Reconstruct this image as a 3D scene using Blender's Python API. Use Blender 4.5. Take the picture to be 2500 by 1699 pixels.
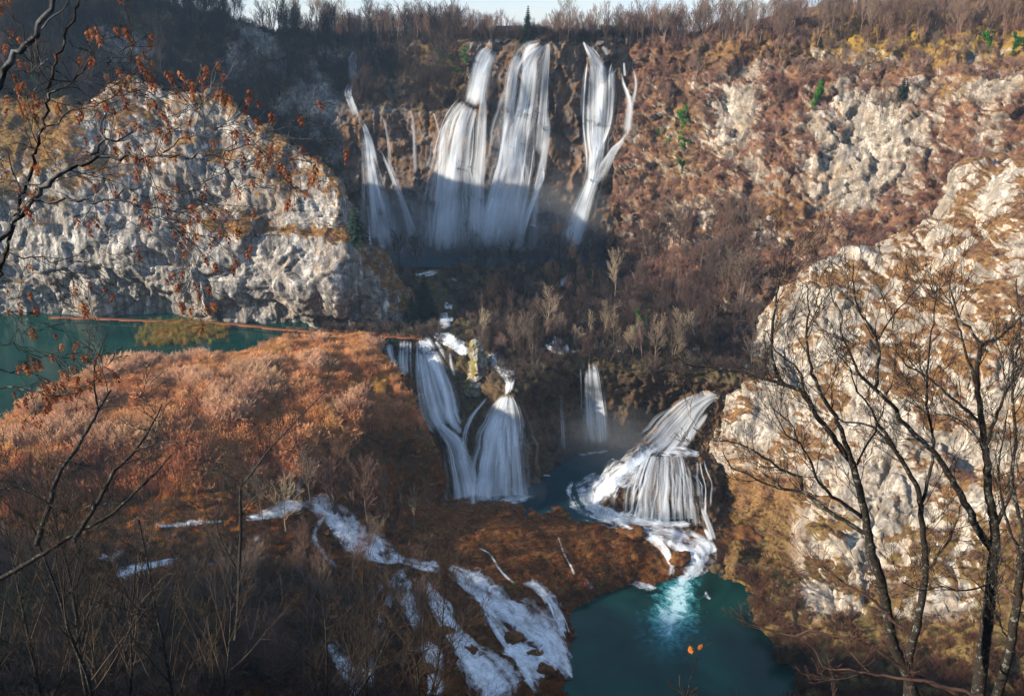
import bpy, math, random
import numpy as np
from mathutils import Vector, Euler, Matrix
from mathutils.bvhtree import BVHTree

# ------------------------------------------------------------------ scene, camera, world, sun, exposure
scene = bpy.context.scene
COL = scene.collection
for o in list(bpy.data.objects):
    bpy.data.objects.remove(o)

FPX, CU, CV = 1962.0, 1250.0, 849.5          # focal length and centre on a 2500 x 1699 frame
PITCH = math.radians(21.0)
cam_data = bpy.data.cameras.new('camera')
cam_data.sensor_width = 36.0
cam_data.lens = 36.0 * FPX / 2500.0
cam_data.clip_start = 0.1
cam_data.clip_end = 20000.0
camera = bpy.data.objects.new('camera', cam_data)
camera.rotation_euler = (math.radians(90) - PITCH, 0, 0)
COL.objects.link(camera)
scene.camera = camera

SUN_AZ = Vector((-0.95, -0.31)).normalized()   # horizontal direction towards the sun
SUN_EL = math.radians(19.5)
world = bpy.data.worlds.new('World')
scene.world = world
world.use_nodes = True
wn = world.node_tree
wn.nodes.clear()
w_out = wn.nodes.new('ShaderNodeOutputWorld')
w_bg = wn.nodes.new('ShaderNodeBackground')
w_sky = wn.nodes.new('ShaderNodeTexSky')
w_sky.sky_type = 'NISHITA'
w_sky.sun_disc = False
w_sky.sun_elevation = SUN_EL
w_sky.sun_rotation = math.atan2(SUN_AZ.x, SUN_AZ.y)
w_sky.altitude = 600
w_sky.air_density = 1.3
w_sky.dust_density = 0.4
w_sky.ozone_density = 1.5
w_bg.inputs['Strength'].default_value = 0.092
# thin broken cloud over the whole sky
w_tc = wn.nodes.new('ShaderNodeTexCoord')
w_map = wn.nodes.new('ShaderNodeMapping'); w_map.inputs['Scale'].default_value = (1.0, 1.0, 3.0)
w_noise = wn.nodes.new('ShaderNodeTexNoise'); w_noise.inputs['Scale'].default_value = 2.2; w_noise.inputs['Detail'].default_value = 6; w_noise.inputs['Roughness'].default_value = 0.6
w_ramp = wn.nodes.new('ShaderNodeValToRGB')
w_ramp.color_ramp.elements[0].position = 0.36; w_ramp.color_ramp.elements[0].color = (0.5, 0.5, 0.5, 1)
w_ramp.color_ramp.elements[1].position = 0.62; w_ramp.color_ramp.elements[1].color = (0.9, 0.9, 0.9, 1)
w_mix = wn.nodes.new('ShaderNodeMix'); w_mix.data_type = 'RGBA'
w_mix.inputs[7].default_value = (2.8, 3.85, 5.7, 1)
wn.links.new(w_tc.outputs['Generated'], w_map.inputs[0]); wn.links.new(w_map.outputs[0], w_noise.inputs['Vector'])
wn.links.new(w_noise.outputs[0], w_ramp.inputs[0]); wn.links.new(w_ramp.outputs[0], w_mix.inputs[0])
wn.links.new(w_sky.outputs[0], w_mix.inputs[6]); wn.links.new(w_mix.outputs[2], w_bg.inputs['Color'])
wn.links.new(w_bg.outputs[0], w_out.inputs['Surface'])

sun_data = bpy.data.lights.new('sun', 'SUN')
sun_data.energy = 5.0
sun_data.angle = math.radians(0.8)
sun_data.color = (1.0, 0.87, 0.70)
sun = bpy.data.objects.new('sun', sun_data)
to_sun = Vector((SUN_AZ.x * math.cos(SUN_EL), SUN_AZ.y * math.cos(SUN_EL), math.sin(SUN_EL)))
sun.rotation_euler = to_sun.to_track_quat('Z', 'Y').to_euler()
sun.location = (-200, -100, 120)
COL.objects.link(sun)

scene.view_settings.view_transform = 'Standard'
scene.view_settings.look = 'None'
scene.view_settings.exposure = 1.15
scene.view_settings.gamma = 1.0
scene.view_settings.use_curve_mapping = False
scene.render.engine = 'CYCLES'
scene.cycles.use_denoising = True
scene.cycles.max_bounces = 6
scene.cycles.diffuse_bounces = 3
scene.cycles.glossy_bounces = 2
scene.cycles.transmission_bounces = 3
scene.cycles.volume_bounces = 0
scene.cycles.transparent_max_bounces = 24
scene.cycles.use_adaptive_sampling = True
scene.cycles.adaptive_threshold = 0.008
scene.cycles.caustics_reflective = False
scene.cycles.caustics_refractive = False

rng = np.random.default_rng(7)
random.seed(7)
CP, SP = math.cos(PITCH), math.sin(PITCH)

# ------------------------------------------------------------------ where things stand
def ray(u, v):
    a = (u - CU) / FPX
    b = -(v - CV) / FPX
    return np.array([a, CP + b * SP, -SP + b * CP])

def atY(u, v, Y):
    d = ray(u, v)
    return d * (Y / d[1])

def atZ(u, v, Z):
    d = ray(u, v)
    return d * (Z / d[2])

def project(p):
    p = np.asarray(p, float)
    x, y, z = p[..., 0], p[..., 1], p[..., 2]
    w = y * CP - z * SP
    b = y * SP + z * CP
    w = np.where(np.abs(w) < 1e-6, 1e-6, w)
    return CU + FPX * x / w, CV - FPX * b / w, w

# ------------------------------------------------------------------ noise
_g = np.random.default_rng(3)
_GR = _g.normal(size=(256, 3)); _GR /= np.linalg.norm(_GR, axis=1)[:, None]
_PM = _g.permutation(256); _PM = np.concatenate([_PM, _PM, _PM])
_RV = _g.random((256, 4))

def perlin(p):
    p = np.asarray(p, float)
    i = np.floor(p).astype(np.int64); f = p - i
    i &= 255
    w = f * f * f * (f * (f * 6 - 15) + 10)
    out = 0
    for dx in (0, 1):
        wx = w[:, 0] if dx else 1 - w[:, 0]
        for dy in (0, 1):
            wy = w[:, 1] if dy else 1 - w[:, 1]
            for dz in (0, 1):
                wz = w[:, 2] if dz else 1 - w[:, 2]
                h = _PM[_PM[_PM[(i[:, 0] + dx) & 255] + ((i[:, 1] + dy) & 255)] + ((i[:, 2] + dz) & 255)]
                g = _GR[h]
                out = out + wx * wy * wz * (g[:, 0] * (f[:, 0] - dx) + g[:, 1] * (f[:, 1] - dy) + g[:, 2] * (f[:, 2] - dz))
    return out * 1.5

def fbm(p, octaves=4, gain=0.5, ridged=False):
    a, s, out = 1.0, 1.0, 0
    for k in range(octaves):
        n = perlin(np.asarray(p) * s + 17.3 * k)
        if ridged:
            n = 1 - 2 * np.abs(n)
        out = out + a * n
        a *= gain; s *= 2.03
    return out

_TL = _g.normal(size=(256, 3)); _TL /= np.linalg.norm(_TL, axis=1)[:, None]

def cells(p):
    """one random plane for each cell, and the distance to the cell border"""
    p = np.asarray(p, float)
    i = np.floor(p).astype(np.int64)
    n = len(p)
    f1 = np.full(n, 9.0); f2 = np.full(n, 9.0); val = np.zeros(n); hh = np.zeros(n, np.int64); ctr = np.zeros((n, 3))
    for dx in (-1, 0, 1):
        for dy in (-1, 0, 1):
            for dz in (-1, 0, 1):
                c = i + (dx, dy, dz)
                h = _PM[_PM[_PM[c[:, 0] & 255] + (c[:, 1] & 255)] + (c[:, 2] & 255)]
                q = c + _RV[h, :3]
                d = np.sqrt(((q - p) ** 2).sum(1))
                near = d < f1
                f2 = np.where(near, f1, np.minimum(f2, d))
                hh = np.where(near, h, hh)
                ctr = np.where(near[:, None], q, ctr)
                f1 = np.where(near, d, f1)
    tilt = (_TL[hh] * (p - ctr)).sum(1)
    return _RV[hh, 3], tilt, f2 - f1

def sstep(a, b, x):
    t = np.clip((x - a) / (b - a), 0, 1)
    return t * t * (3 - 2 * t)

# ------------------------------------------------------------------ mesh helpers
def new_mesh(name, verts, faces, loops_per=None, smooth=True):
    """verts (N,3), faces (M,k) all with k corners"""
    verts = np.ascontiguousarray(verts, np.float32)
    faces = np.ascontiguousarray(faces, np.int32)
    me = bpy.data.meshes.new(name)
    k = faces.shape[1]
    me.vertices.add(len(verts)); me.vertices.foreach_set('co', verts.ravel())
    me.loops.add(faces.size); me.loops.foreach_set('vertex_index', faces.ravel())
    me.polygons.add(len(faces))
    me.polygons.foreach_set('loop_start', np.arange(0, faces.size, k, dtype=np.int32))
    me.polygons.foreach_set('loop_total', np.full(len(faces), k, np.int32))
    if smooth:
        me.polygons.foreach_set('use_smooth', np.ones(len(faces), bool))
    me.update(calc_edges=True)
    return me

def put_attr(me, name, arr, domain='POINT'):
    arr = np.asarray(arr, np.float32)
    if arr.ndim == 1:
        a = me.attributes.new(name, 'FLOAT', domain); a.data.foreach_set('value', arr)
    elif arr.shape[1] == 4:
        a = me.attributes.new(name, 'FLOAT_COLOR', domain); a.data.foreach_set('color', arr.ravel())
    else:
        a = me.attributes.new(name, 'FLOAT_VECTOR', domain); a.data.foreach_set('vector', arr.ravel())

def outward(V, F):
    a, b, c = V[F[:, 0]], V[F[:, 1]], V[F[:, 2]]
    vol = (np.cross(a, b) * c).sum()
    if F.shape[1] == 4:
        vol += (np.cross(a, c) * V[F[:, 3]]).sum()
    return F if vol > 0 else F[:, ::-1]

def link(name, me, mat=None, parent=None, **props):
    o = bpy.data.objects.new(name, me)
    COL.objects.link(o)
    if mat is not None and me is not None and not me.materials:
        me.materials.append(mat)
    if parent is not None:
        o.parent = parent
    for k, v in props.items():
        o[k] = v
    return o

def empty(name, loc=(0, 0, 0), **props):
    o = link(name, None, **props)
    o.location = loc
    o.empty_display_size = 0.2
    return o

def grid_faces(nr, nc):
    i = np.arange(nr * nc).reshape(nr, nc)
    return np.stack([i[:-1, :-1], i[1:, :-1], i[1:, 1:], i[:-1, 1:]], -1).reshape(-1, 4)

def grid_normals(P):
    du = np.gradient(P, axis=1); dv = np.gradient(P, axis=0)
    n = np.cross(du, dv)
    n /= np.linalg.norm(n, axis=2)[..., None] + 1e-9
    return n

def _cr(P, t, ten=0.42):
    """cardinal spline along axis 0 at parameter values t"""
    n = len(P)
    i = np.clip(np.floor(t).astype(int), 0, n - 2); f = (t - i)
    p0 = P[np.clip(i - 1, 0, n - 1)]; p1 = P[i]; p2 = P[i + 1]; p3 = P[np.clip(i + 2, 0, n - 1)]
    m1 = ten * (p2 - p0); m2 = ten * (p3 - p1)
    f = f.reshape((-1,) + (1,) * (P.ndim - 1))
    return ((2 * f**3 - 3 * f**2 + 1) * p1 + (f**3 - 2 * f**2 + f) * m1 + (-2 * f**3 + 3 * f**2) * p2 + (f**3 - f**2) * m2)

def _params(seglen, res, cap):
    t = []
    for k, L in enumerate(seglen):
        n = int(np.clip(math.ceil(L / res), 2, cap))
        t += list(k + np.arange(n) / n)
    t.append(len(seglen))
    return np.array(t, float)

def loft(net, res, cap=160, extra=None):
    net = np.asarray(net, float)
    rl = np.median(np.linalg.norm(np.diff(net[..., :3], axis=0), axis=2), axis=1)
    cl = np.median(np.linalg.norm(np.diff(net[..., :3], axis=1), axis=2), axis=0)
    tr, tc = _params(rl, res, cap), _params(cl, res, cap)
    A = _cr(net, tr)
    A = np.swapaxes(_cr(np.swapaxes(A, 0, 1), tc), 0, 1)
    return A

# ------------------------------------------------------------------ material helpers
def mat_new(name):
    m = bpy.data.materials.new(name)
    m.use_nodes = True
    m.node_tree.nodes.clear()
    return m, m.node_tree

class NT:
    def __init__(s, name):
        s.m, s.t = mat_new(name)
    def n(s, kind, **kw):
        nd = s.t.nodes.new('ShaderNode' + kind)
        for k, v in kw.items():
            if k.startswith('i_'):
                nd.inputs[k[2:].replace('_', ' ')].default_value = v
            else:
                setattr(nd, k, v)
        return nd
    def l(s, a, b):
        s.t.links.new(a, b)
    def setin(s, sock, val):
        if isinstance(val, bpy.types.NodeSocket):
            s.l(val, sock)
        else:
            sock.default_value = val
    def math(s, op, a, b=0.5, clamp=False):
        nd = s.n('Math', operation=op, use_clamp=clamp)
        s.setin(nd.inputs[0], a); s.setin(nd.inputs[1], b)
        return nd.outputs[0]
    def mix(s, f, a, b, blend='MIX'):
        nd = s.n('Mix', data_type='RGBA', blend_type=blend)
        s.setin(nd.inputs[0], f)
        s.setin(nd.inputs[6], (*a, 1) if isinstance(a, tuple) and len(a) == 3 else a)
        s.setin(nd.inputs[7], (*b, 1) if isinstance(b, tuple) and len(b) == 3 else b)
        return nd.outputs[2]
    def noise(s, vec, scale, detail=4, rough=0.55, dist=0.0, out=0):
        nd = s.n('TexNoise')
        nd.inputs['Scale'].default_value = scale; nd.inputs['Detail'].default_value = detail
        nd.inputs['Roughness'].default_value = rough; nd.inputs['Distortion'].default_value = dist
        if vec is not None: s.l(vec, nd.inputs['Vector'])
        return nd.outputs[out]
    def ramp(s, fac, stops, interp='LINEAR'):
        nd = s.n('ValToRGB')
        cr = nd.color_ramp; cr.interpolation = interp
        while len(cr.elements) > 1: cr.elements.remove(cr.elements[0])
        for k, (p, c) in enumerate(stops):
            e = cr.elements[0] if k == 0 else cr.elements.new(p)
            e.position = p
            e.color = (c, c, c, 1) if isinstance(c, (int, float)) else (*c, 1)
        s.setin(nd.inputs[0], fac)
        return nd.outputs[0]
    def mapping(s, vec, scale=(1, 1, 1), loc=(0, 0, 0), rot=(0, 0, 0)):
        nd = s.n('Mapping')
        nd.inputs['Scale'].default_value = scale; nd.inputs['Location'].default_value = loc; nd.inputs['Rotation'].default_value = rot
        s.l(vec, nd.inputs['Vector'])
        return nd.outputs[0]
    def attr(s, name, kind='GEOMETRY', out='Fac'):
        nd = s.n('Attribute', attribute_name=name, attribute_type=kind)
        return nd.outputs[out]
    def principled(s, color, rough=0.8, spec=0.3, normal=None, **kw):
        nd = s.n('BsdfPrincipled')
        s.setin(nd.inputs['Base Color'], (*color, 1) if isinstance(color, tuple) and len(color) == 3 else color)
        s.setin(nd.inputs['Roughness'], rough)
        s.setin(nd.inputs['Specular IOR Level'], spec)
        if normal is not None: s.l(normal, nd.inputs['Normal'])
        for k, v in kw.items(): s.setin(nd.inputs[k], v)
        return nd.outputs[0]
    def bump(s, height, strength=0.5, dist=0.3):
        nd = s.n('Bump')
        nd.inputs['Strength'].default_value = strength; nd.inputs['Distance'].default_value = dist
        s.setin(nd.inputs['Height'], height)
        return nd.outputs[0]
    def out(s, shader):
        o = s.n('OutputMaterial'); s.l(shader, o.inputs['Surface'])
        return s.m

def pos(nt):
    return nt.n('NewGeometry').outputs['Position']

def make_terrain_mat(name, rock_hi, rock_mid, rock_lo, grass, moss_col=(0.07, 0.085, 0.018), tufa=((0.10, 0.055, 0.028), (0.22, 0.13, 0.07)), streak=0.5, ochre=(0.33, 0.22, 0.12), vn=(1.2, 1.0)):
    nt = NT(name)
    P = pos(nt)
    mid = nt.noise(P, 0.35, 4, 0.62)
    fine = nt.noise(P, 1.5, 3, 0.7)
    both = nt.math('ADD', nt.math('MULTIPLY', mid, 0.5), nt.math('MULTIPLY', fine, 0.5))
    # rock: pale broken faces, grey weathered ones, ochre stains, vertical seep streaks
    rock = nt.ramp(both, [(0.38, rock_lo), (0.50, rock_mid), (0.62, rock_hi)])
    rock = nt.mix(nt.ramp(nt.noise(P, 0.12, 2, 0.6, 0.6), [(0.5, 0), (0.68, 0.55)]), rock, ochre)
    rock = nt.mix(nt.ramp(nt.noise(nt.mapping(P, (1, 1, 0.45), (11, 5, 2)), 0.16, 4, 0.65, 0.8), [(0.44, 0), (0.58, 0.7)]), rock, tuple(0.55 * c for c in rock_mid))
    st = nt.noise(nt.mapping(P, (0.5, 0.5, 0.035)), 1.0, 4, 0.65, 0.3, out=1)
    sep = nt.n('SeparateColor'); nt.l(st, sep.inputs[0])
    rock = nt.mix(nt.ramp(sep.outputs[0], [(0.47, 0), (0.60, streak)]), rock, (0.055, 0.055, 0.06))
    rock = nt.mix(nt.ramp(sep.outputs[1], [(0.56, 0), (0.68, 0.65)]), rock, tuple(min(0.72, c * 1.25) for c in rock_hi))
    # tufa, the brown porous stone of the falls
    tf = nt.ramp(nt.noise(nt.mapping(P, (1, 1, 0.3)), 0.5, 4, 0.65, 0.5), [(0.3, tufa[0]), (0.72, tufa[1])])
    rock = nt.mix(nt.attr('tufa'), rock, tf)
    # dry grass and leaf litter
    g = nt.ramp(both, [(0.36, grass[0]), (0.5, grass[1]), (0.63, grass[2])])
    mossn = nt.math('MULTIPLY', nt.attr('moss'), nt.ramp(mid, [(0.38, 0.25), (0.6, 1.0)]))
    g = nt.mix(mossn, g, moss_col)
    veg = nt.math('ADD', nt.attr('veg'), nt.math('MULTIPLY', nt.math('SUBTRACT', fine, 0.5), vn[0]))
    veg = nt.math('ADD', veg, nt.math('MULTIPLY', nt.math('SUBTRACT', nt.noise(P, 4.5, 2, 0.7), 0.5), vn[1]))
    vegf = nt.ramp(veg, [(0.42, 0), (0.58, 1)])
    col = nt.mix(vegf, rock, g)
    return nt.out(nt.principled(col, 0.92, 0.12, nt.bump(nt.noise(P, 0.9, 5, 0.7), 0.7, 0.6)))
# ------------------------------------------------------------------ terrain
LAKE_Z, PLUNGE_Z, POOL_Z, BASIN_Z = -84.0, -112.0, -117.0, -78.3
TERR = {}

def rock_disp(p, big=2.2, block=1.3, small=0.55, fine=0.35, bs=(9, 9, 5.5), flute=0.4):
    q = p + 0.9 * np.stack([perlin(p / 5 + 5), perlin(p / 5 + 50), perlin(p / 5 + 90)], 1)
    d = big * fbm(p / 21, 3)
    v, tl, e = cells(q / np.array(bs))
    d += block * ((v - 0.5) * 0.8 + 1.9 * tl - 0.3 * np.exp(-e * 16))
    v, tl, e = cells(q / np.array(bs) * 2.6 + 40)
    d += small * ((v - 0.5) * 0.8 + 2.2 * tl - 0.4 * np.exp(-e * 12))
    v, tl, e = cells(q / np.array(bs) * 6.3 + 80)
    d += small * 0.45 * ((v - 0.5) * 0.9 + 2.2 * tl)
    d += flute * (fbm(q / np.array([5.5, 5.5, 22.0]) + 9, 2, 0.5, True) - 0.4)
    d += fine * fbm(p / np.array([1.5, 1.5, 2.2]), 3, 0.65)
    return d

def soil_disp(p, big=0.8, small=0.35):
    return big * fbm(p / 8, 3) + small * fbm(p / 1.6, 3, 0.6)

def build_terrain(name, net, res, kind, mat, attrs, up=None, cap=160, edge_fade=True, **dk):
    """net rows run from the back/top to the front/bottom; attrs(P, n, u, v) -> dict of vertex masks"""
    P = loft(net, res, cap)
    nr, nc = P.shape[:2]
    N = grid_normals(P)
    if up is None:
        c = N[nr // 2, nc // 2]; m = P[nr // 2, nc // 2]
        if np.dot(c, -m) < 0: N = -N
    elif N[..., 2].mean() < 0:
        N = -N
    flat = P.reshape(-1, 3)
    d = (rock_disp if kind == 'rock' else soil_disp)(flat, **dk)
    flat = flat + N.reshape(-1, 3) * d[:, None]
    P = flat.reshape(nr, nc, 3)
    N2 = grid_normals(P)
    if (N2 * N).sum() < 0: N2 = -N2
    u, v, w = project(flat)
    at = {k: np.broadcast_to(np.asarray(a, float), (len(flat),)) for k, a in attrs(flat, N.reshape(-1, 3), N2.reshape(-1, 3), u, v).items()}
    f = grid_faces(nr, nc)
    a, b, c = flat[f[:, 0]], flat[f[:, 1]], flat[f[:, 2]]
    fn = np.cross(b - a, c - a)
    if (fn * N.reshape(-1, 3)[f[:, 0]]).sum() < 0: f = f[:, ::-1]
    me = new_mesh(name, flat, f, smooth=(kind != 'rock'))
    for k in ('veg', 'moss', 'tufa'):
        put_attr(me, k, np.clip(at.get(k, np.zeros(len(flat))), 0, 1))
    o = link(name, me, mat, kind='structure')
    area = np.linalg.norm(np.cross(np.gradient(P, axis=1), np.gradient(P, axis=0)), axis=2).reshape(-1)
    TERR[name] = dict(P=flat, N=N2.reshape(-1, 3), NS=N.reshape(-1, 3), u=u, v=v, w=w, area=area, f=f, o=o, **{k: np.clip(at.get(k, np.zeros(len(flat))), 0, 1) for k in ('veg', 'moss', 'tufa')})
    return o

def net_px(rows):
    """rows of (u, v, Y) or (u, v, 'z', Z) or ('w', x, y, z)"""
    out = []
    for r in rows:
        rr = []
        for p in r:
            if p[0] == 'w': rr.append(np.array(p[1:], float))
            elif p[2] == 'z': rr.append(atZ(p[0], p[1], p[3]))
            else: rr.append(atY(*p))
        out.append(rr)
    return np.array(out)

GRASS_WARM = ((0.075, 0.036, 0.016), (0.19, 0.088, 0.03), (0.32, 0.165, 0.055))
GRASS_RED = ((0.055, 0.03, 0.024), (0.125, 0.063, 0.042), (0.22, 0.125, 0.06))
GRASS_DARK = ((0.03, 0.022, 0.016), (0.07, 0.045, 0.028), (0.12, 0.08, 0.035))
GRASS_RUST = ((0.05, 0.02, 0.01), (0.13, 0.05, 0.018), (0.22, 0.095, 0.03))
M_LEFT = make_terrain_mat('limestone_left_cliff', (0.54, 0.515, 0.475), (0.28, 0.265, 0.245), (0.07, 0.068, 0.066), GRASS_WARM, streak=0.8)
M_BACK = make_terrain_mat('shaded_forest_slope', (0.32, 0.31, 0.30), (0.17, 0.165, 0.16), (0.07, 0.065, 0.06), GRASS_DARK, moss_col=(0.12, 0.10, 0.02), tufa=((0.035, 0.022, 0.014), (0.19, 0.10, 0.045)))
M_RIGHT = make_terrain_mat('limestone_hillside', (0.52, 0.475, 0.42), (0.30, 0.26, 0.21), (0.12, 0.10, 0.08), GRASS_RED, moss_col=(0.21, 0.14, 0.025))
M_OUT = make_terrain_mat('limestone_outcrop', (0.54, 0.50, 0.44), (0.33, 0.295, 0.25), (0.12, 0.10, 0.085), ((0.06, 0.032, 0.02), (0.15, 0.08, 0.04), (0.27, 0.15, 0.065)), streak=0.5, vn=(0.45, 0.4))
M_VAL = make_terrain_mat('valley_soil', (0.20, 0.18, 0.16), (0.12, 0.10, 0.085), (0.05, 0.042, 0.035), GRASS_DARK, tufa=((0.03, 0.02, 0.013), (0.13, 0.075, 0.038)))
M_MARSH = make_terrain_mat('marsh_soil', (0.14, 0.09, 0.06), (0.09, 0.06, 0.04), (0.04, 0.025, 0.018), ((0.04, 0.024, 0.014), (0.10, 0.055, 0.03), (0.17, 0.09, 0.045)), tufa=((0.025, 0.018, 0.012), (0.12, 0.07, 0.03)))
M_MOUND = make_terrain_mat('tufa_slope', (0.14, 0.09, 0.06), (0.09, 0.06, 0.04), (0.04, 0.025, 0.018), GRASS_RUST, moss_col=(0.04, 0.05, 0.012), tufa=((0.03, 0.02, 0.012), (0.15, 0.085, 0.03)))
M_HILL = make_terrain_mat('wooded_bank', (0.20, 0.19, 0.17), (0.11, 0.10, 0.09), (0.05, 0.045, 0.04), ((0.02, 0.016, 0.01), (0.05, 0.035, 0.02), (0.085, 0.055, 0.03)), moss_col=(0.07, 0.085, 0.018))

# --- the far rim: forest slope, amphitheatre of the great fall, plateau behind
cu = [-900, -500, -200, 0, 200, 400, 585, 700, 800, 870, 950, 1040, 1120, 1150, 1200, 1280, 1350, 1430, 1500, 1560, 1640]
def R(vs, ys): return [(a, b, c) for a, b, c in zip(cu, vs, ys)]
top_v = [-430, -340, -230, -120, -30, 22, 66, 92, 100, 100, 98, 96, 95, 95, 95, 95, 95, 95, 95, 96, 96]  # unseen west end raised high to throw shade on the forest slope
top_y = [288, 300, 302, 306, 312, 320, 332, 342, 348, 350, 348, 338, 322, 320, 318, 316, 316, 316, 317, 318, 318]
far = [('w', atY(a, b, c)[0] * 2.4, 900, atY(a, b, c)[2] - (4 if i < 5 else 14)) for i, (a, b, c) in enumerate(zip(cu, top_v, top_y))]
mid_p = [('w', atY(a, b, c)[0] * 1.25, c + 75, atY(a, b, c)[2] - 2.5) for a, b, c in zip(cu, top_v, top_y)]
up_v = [-220, -170, -90, 0, 70, 105, 150, 165, 180, 180, 178, 165, 118, 104, 103, 103, 104, 103, 108, 125, 140]
up_y = [280, 290, 292, 296, 302, 310, 322, 332, 337, 338, 334, 326, 312, 307, 306.5, 306, 306.5, 307, 308, 310, 309]
lip_v = [40, 70, 130, 180, 215, 230, 250, 258, 262, 268, 268, 262, 215, 190, 185, 185, 190, 190, 195, 205, 215]
lip_y = [274, 282, 284, 287, 293, 301, 312, 319, 321, 320, 318, 313, 307, 306, 305, 305, 305.5, 306, 307, 308, 306]
m1_v = [240, 260, 280, 300, 310, 320, 335, 345, 350, 352, 352, 350, 330, 320, 318, 318, 320, 320, 322, 330, 335]
m1_y = [270, 276, 277, 280, 286, 295, 306, 314, 317, 318, 317, 313, 308, 306.5, 305.5, 305, 305.5, 306, 306, 303, 301]
m2_v = [370, 380, 390, 400, 410, 430, 450, 460, 465, 468, 468, 466, 460, 455, 455, 455, 455, 455, 455, 455, 460]
m2_y = [266, 270, 271, 274, 280, 289, 300, 309, 313, 315, 314, 310, 306, 305, 304, 303, 304, 304, 302, 299, 297]
m3_v = [520, 520, 520, 525, 530, 540, 550, 555, 560, 562, 562, 562, 560, 558, 558, 558, 558, 558, 558, 560, 562]
m3_y = [262, 266, 267, 270, 276, 284, 295, 304, 309, 312, 311, 306, 302, 301, 300, 299, 300, 300, 299, 296, 293]
bot = [(a, 640, 'z', BASIN_Z - 3) for a in cu]
net = [far, mid_p, R(top_v, top_y), R(up_v, up_y), R(lip_v, lip_y), R(m1_v, m1_y), R(m2_v, m2_y), R(m3_v, m3_y), bot]
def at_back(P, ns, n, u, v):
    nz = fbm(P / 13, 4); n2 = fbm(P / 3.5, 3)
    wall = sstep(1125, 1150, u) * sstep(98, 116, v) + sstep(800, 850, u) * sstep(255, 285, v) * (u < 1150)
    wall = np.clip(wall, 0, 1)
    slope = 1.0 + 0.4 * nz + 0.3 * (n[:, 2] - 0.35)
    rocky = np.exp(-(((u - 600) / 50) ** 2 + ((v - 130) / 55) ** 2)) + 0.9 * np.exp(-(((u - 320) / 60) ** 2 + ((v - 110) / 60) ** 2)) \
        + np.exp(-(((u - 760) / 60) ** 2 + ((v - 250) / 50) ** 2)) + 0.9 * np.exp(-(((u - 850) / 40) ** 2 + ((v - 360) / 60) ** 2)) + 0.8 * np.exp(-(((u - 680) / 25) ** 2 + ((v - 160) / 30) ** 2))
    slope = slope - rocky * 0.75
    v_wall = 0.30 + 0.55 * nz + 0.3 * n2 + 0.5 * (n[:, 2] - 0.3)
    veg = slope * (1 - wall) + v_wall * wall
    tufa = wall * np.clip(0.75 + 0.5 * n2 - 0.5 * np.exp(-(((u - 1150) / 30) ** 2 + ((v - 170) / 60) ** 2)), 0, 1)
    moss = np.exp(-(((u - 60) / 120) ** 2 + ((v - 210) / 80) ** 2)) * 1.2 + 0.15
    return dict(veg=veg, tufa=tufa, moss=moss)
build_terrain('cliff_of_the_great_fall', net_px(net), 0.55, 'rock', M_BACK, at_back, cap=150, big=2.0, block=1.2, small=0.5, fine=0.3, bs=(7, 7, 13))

# --- limestone cliff above the lake
rdg = [(-520, 240, 288), (-300, 235, 286), (0, 236, 281), (120, 242, 278), (205, 252, 274), (260, 200, 275), (327, 168, 276), (400, 205, 273), (467, 212, 270), (535, 238, 267), (600, 275, 262), (670, 325, 258), (750, 378, 253), (828, 425, 248), (848, 478, 250), (876, 590, 255), (921, 607, 258), (971, 664, 260), (1013, 732, 262), (1048, 797, 264)]
mid = [(-520, 320, 276), (-300, 320, 274), (0, 345, 270), (120, 350, 266), (200, 345, 262), (262, 320, 263), (327, 300, 264), (400, 320, 261), (467, 340, 258), (535, 365, 256), (600, 390, 252), (670, 425, 249), (750, 460, 245), (826, 485, 241), (849, 520, 244), (878, 600, 250), (924, 620, 254), (975, 675, 256), (1015, 738, 259), (1049, 799, 262)]
lgb = [(-520, 430, 266), (-300, 440, 264), (0, 462, 258), (120, 478, 254), (200, 486, 252), (262, 494, 251.5), (327, 500, 251), (400, 512, 250.5), (467, 520, 250), (535, 526, 248), (600, 530, 246), (670, 538, 244), (750, 548, 241), (824, 562, 238), (850, 572, 240), (881, 612, 244), (926, 640, 248), (978, 690, 251), (1018, 745, 255), (1050, 801, 260)]
lgf = [(-520, 460, 259), (-300, 470, 257), (0, 495, 252), (120, 508, 248), (200, 518, 246), (262, 524, 245.5), (327, 530, 245), (400, 540, 244), (467, 550, 243), (535, 556, 241), (600, 560, 239), (670, 568, 237), (750, 578, 235), (824, 590, 233), (852, 600, 234), (884, 630, 238), (928, 665, 243), (980, 705, 247), (1020, 755, 252), (1051, 803, 258)]
low = [(-520, 640, 253), (-300, 645, 252), (0, 655, 249), (120, 660, 246), (200, 660, 244), (262, 664, 243), (327, 668, 241), (400, 674, 240), (467, 680, 239), (535, 685, 237), (600, 690, 235), (670, 696, 233.5), (750, 703, 231), (824, 710, 229), (858, 713, 229.5), (892, 720, 231.5), (934, 738, 235), (985, 762, 240), (1024, 785, 246), (1052, 808, 254)]
bas = [(a[0], b, 'z', LAKE_Z - 0.3) for a, b in zip(rdg, (768, 768, 769, 769, 771, 772, 775, 777, 780, 782, 786, 792, 798, 801, 803, 806, 810, 815, 819, 823))]
def off(row, dx, dy, dz): return [('w', *(atY(*p) + (dx, dy, dz))) if p[2] != 'z' else ('w', *(atZ(p[0], p[1], p[3]) + (dx, dy, dz))) for p in row]
net = [off(rdg, -4, 30, -36), off(rdg, -2, 10, -13), rdg, mid, lgb, lgf, low, bas, off(bas, 0, -3, -9)]
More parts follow.
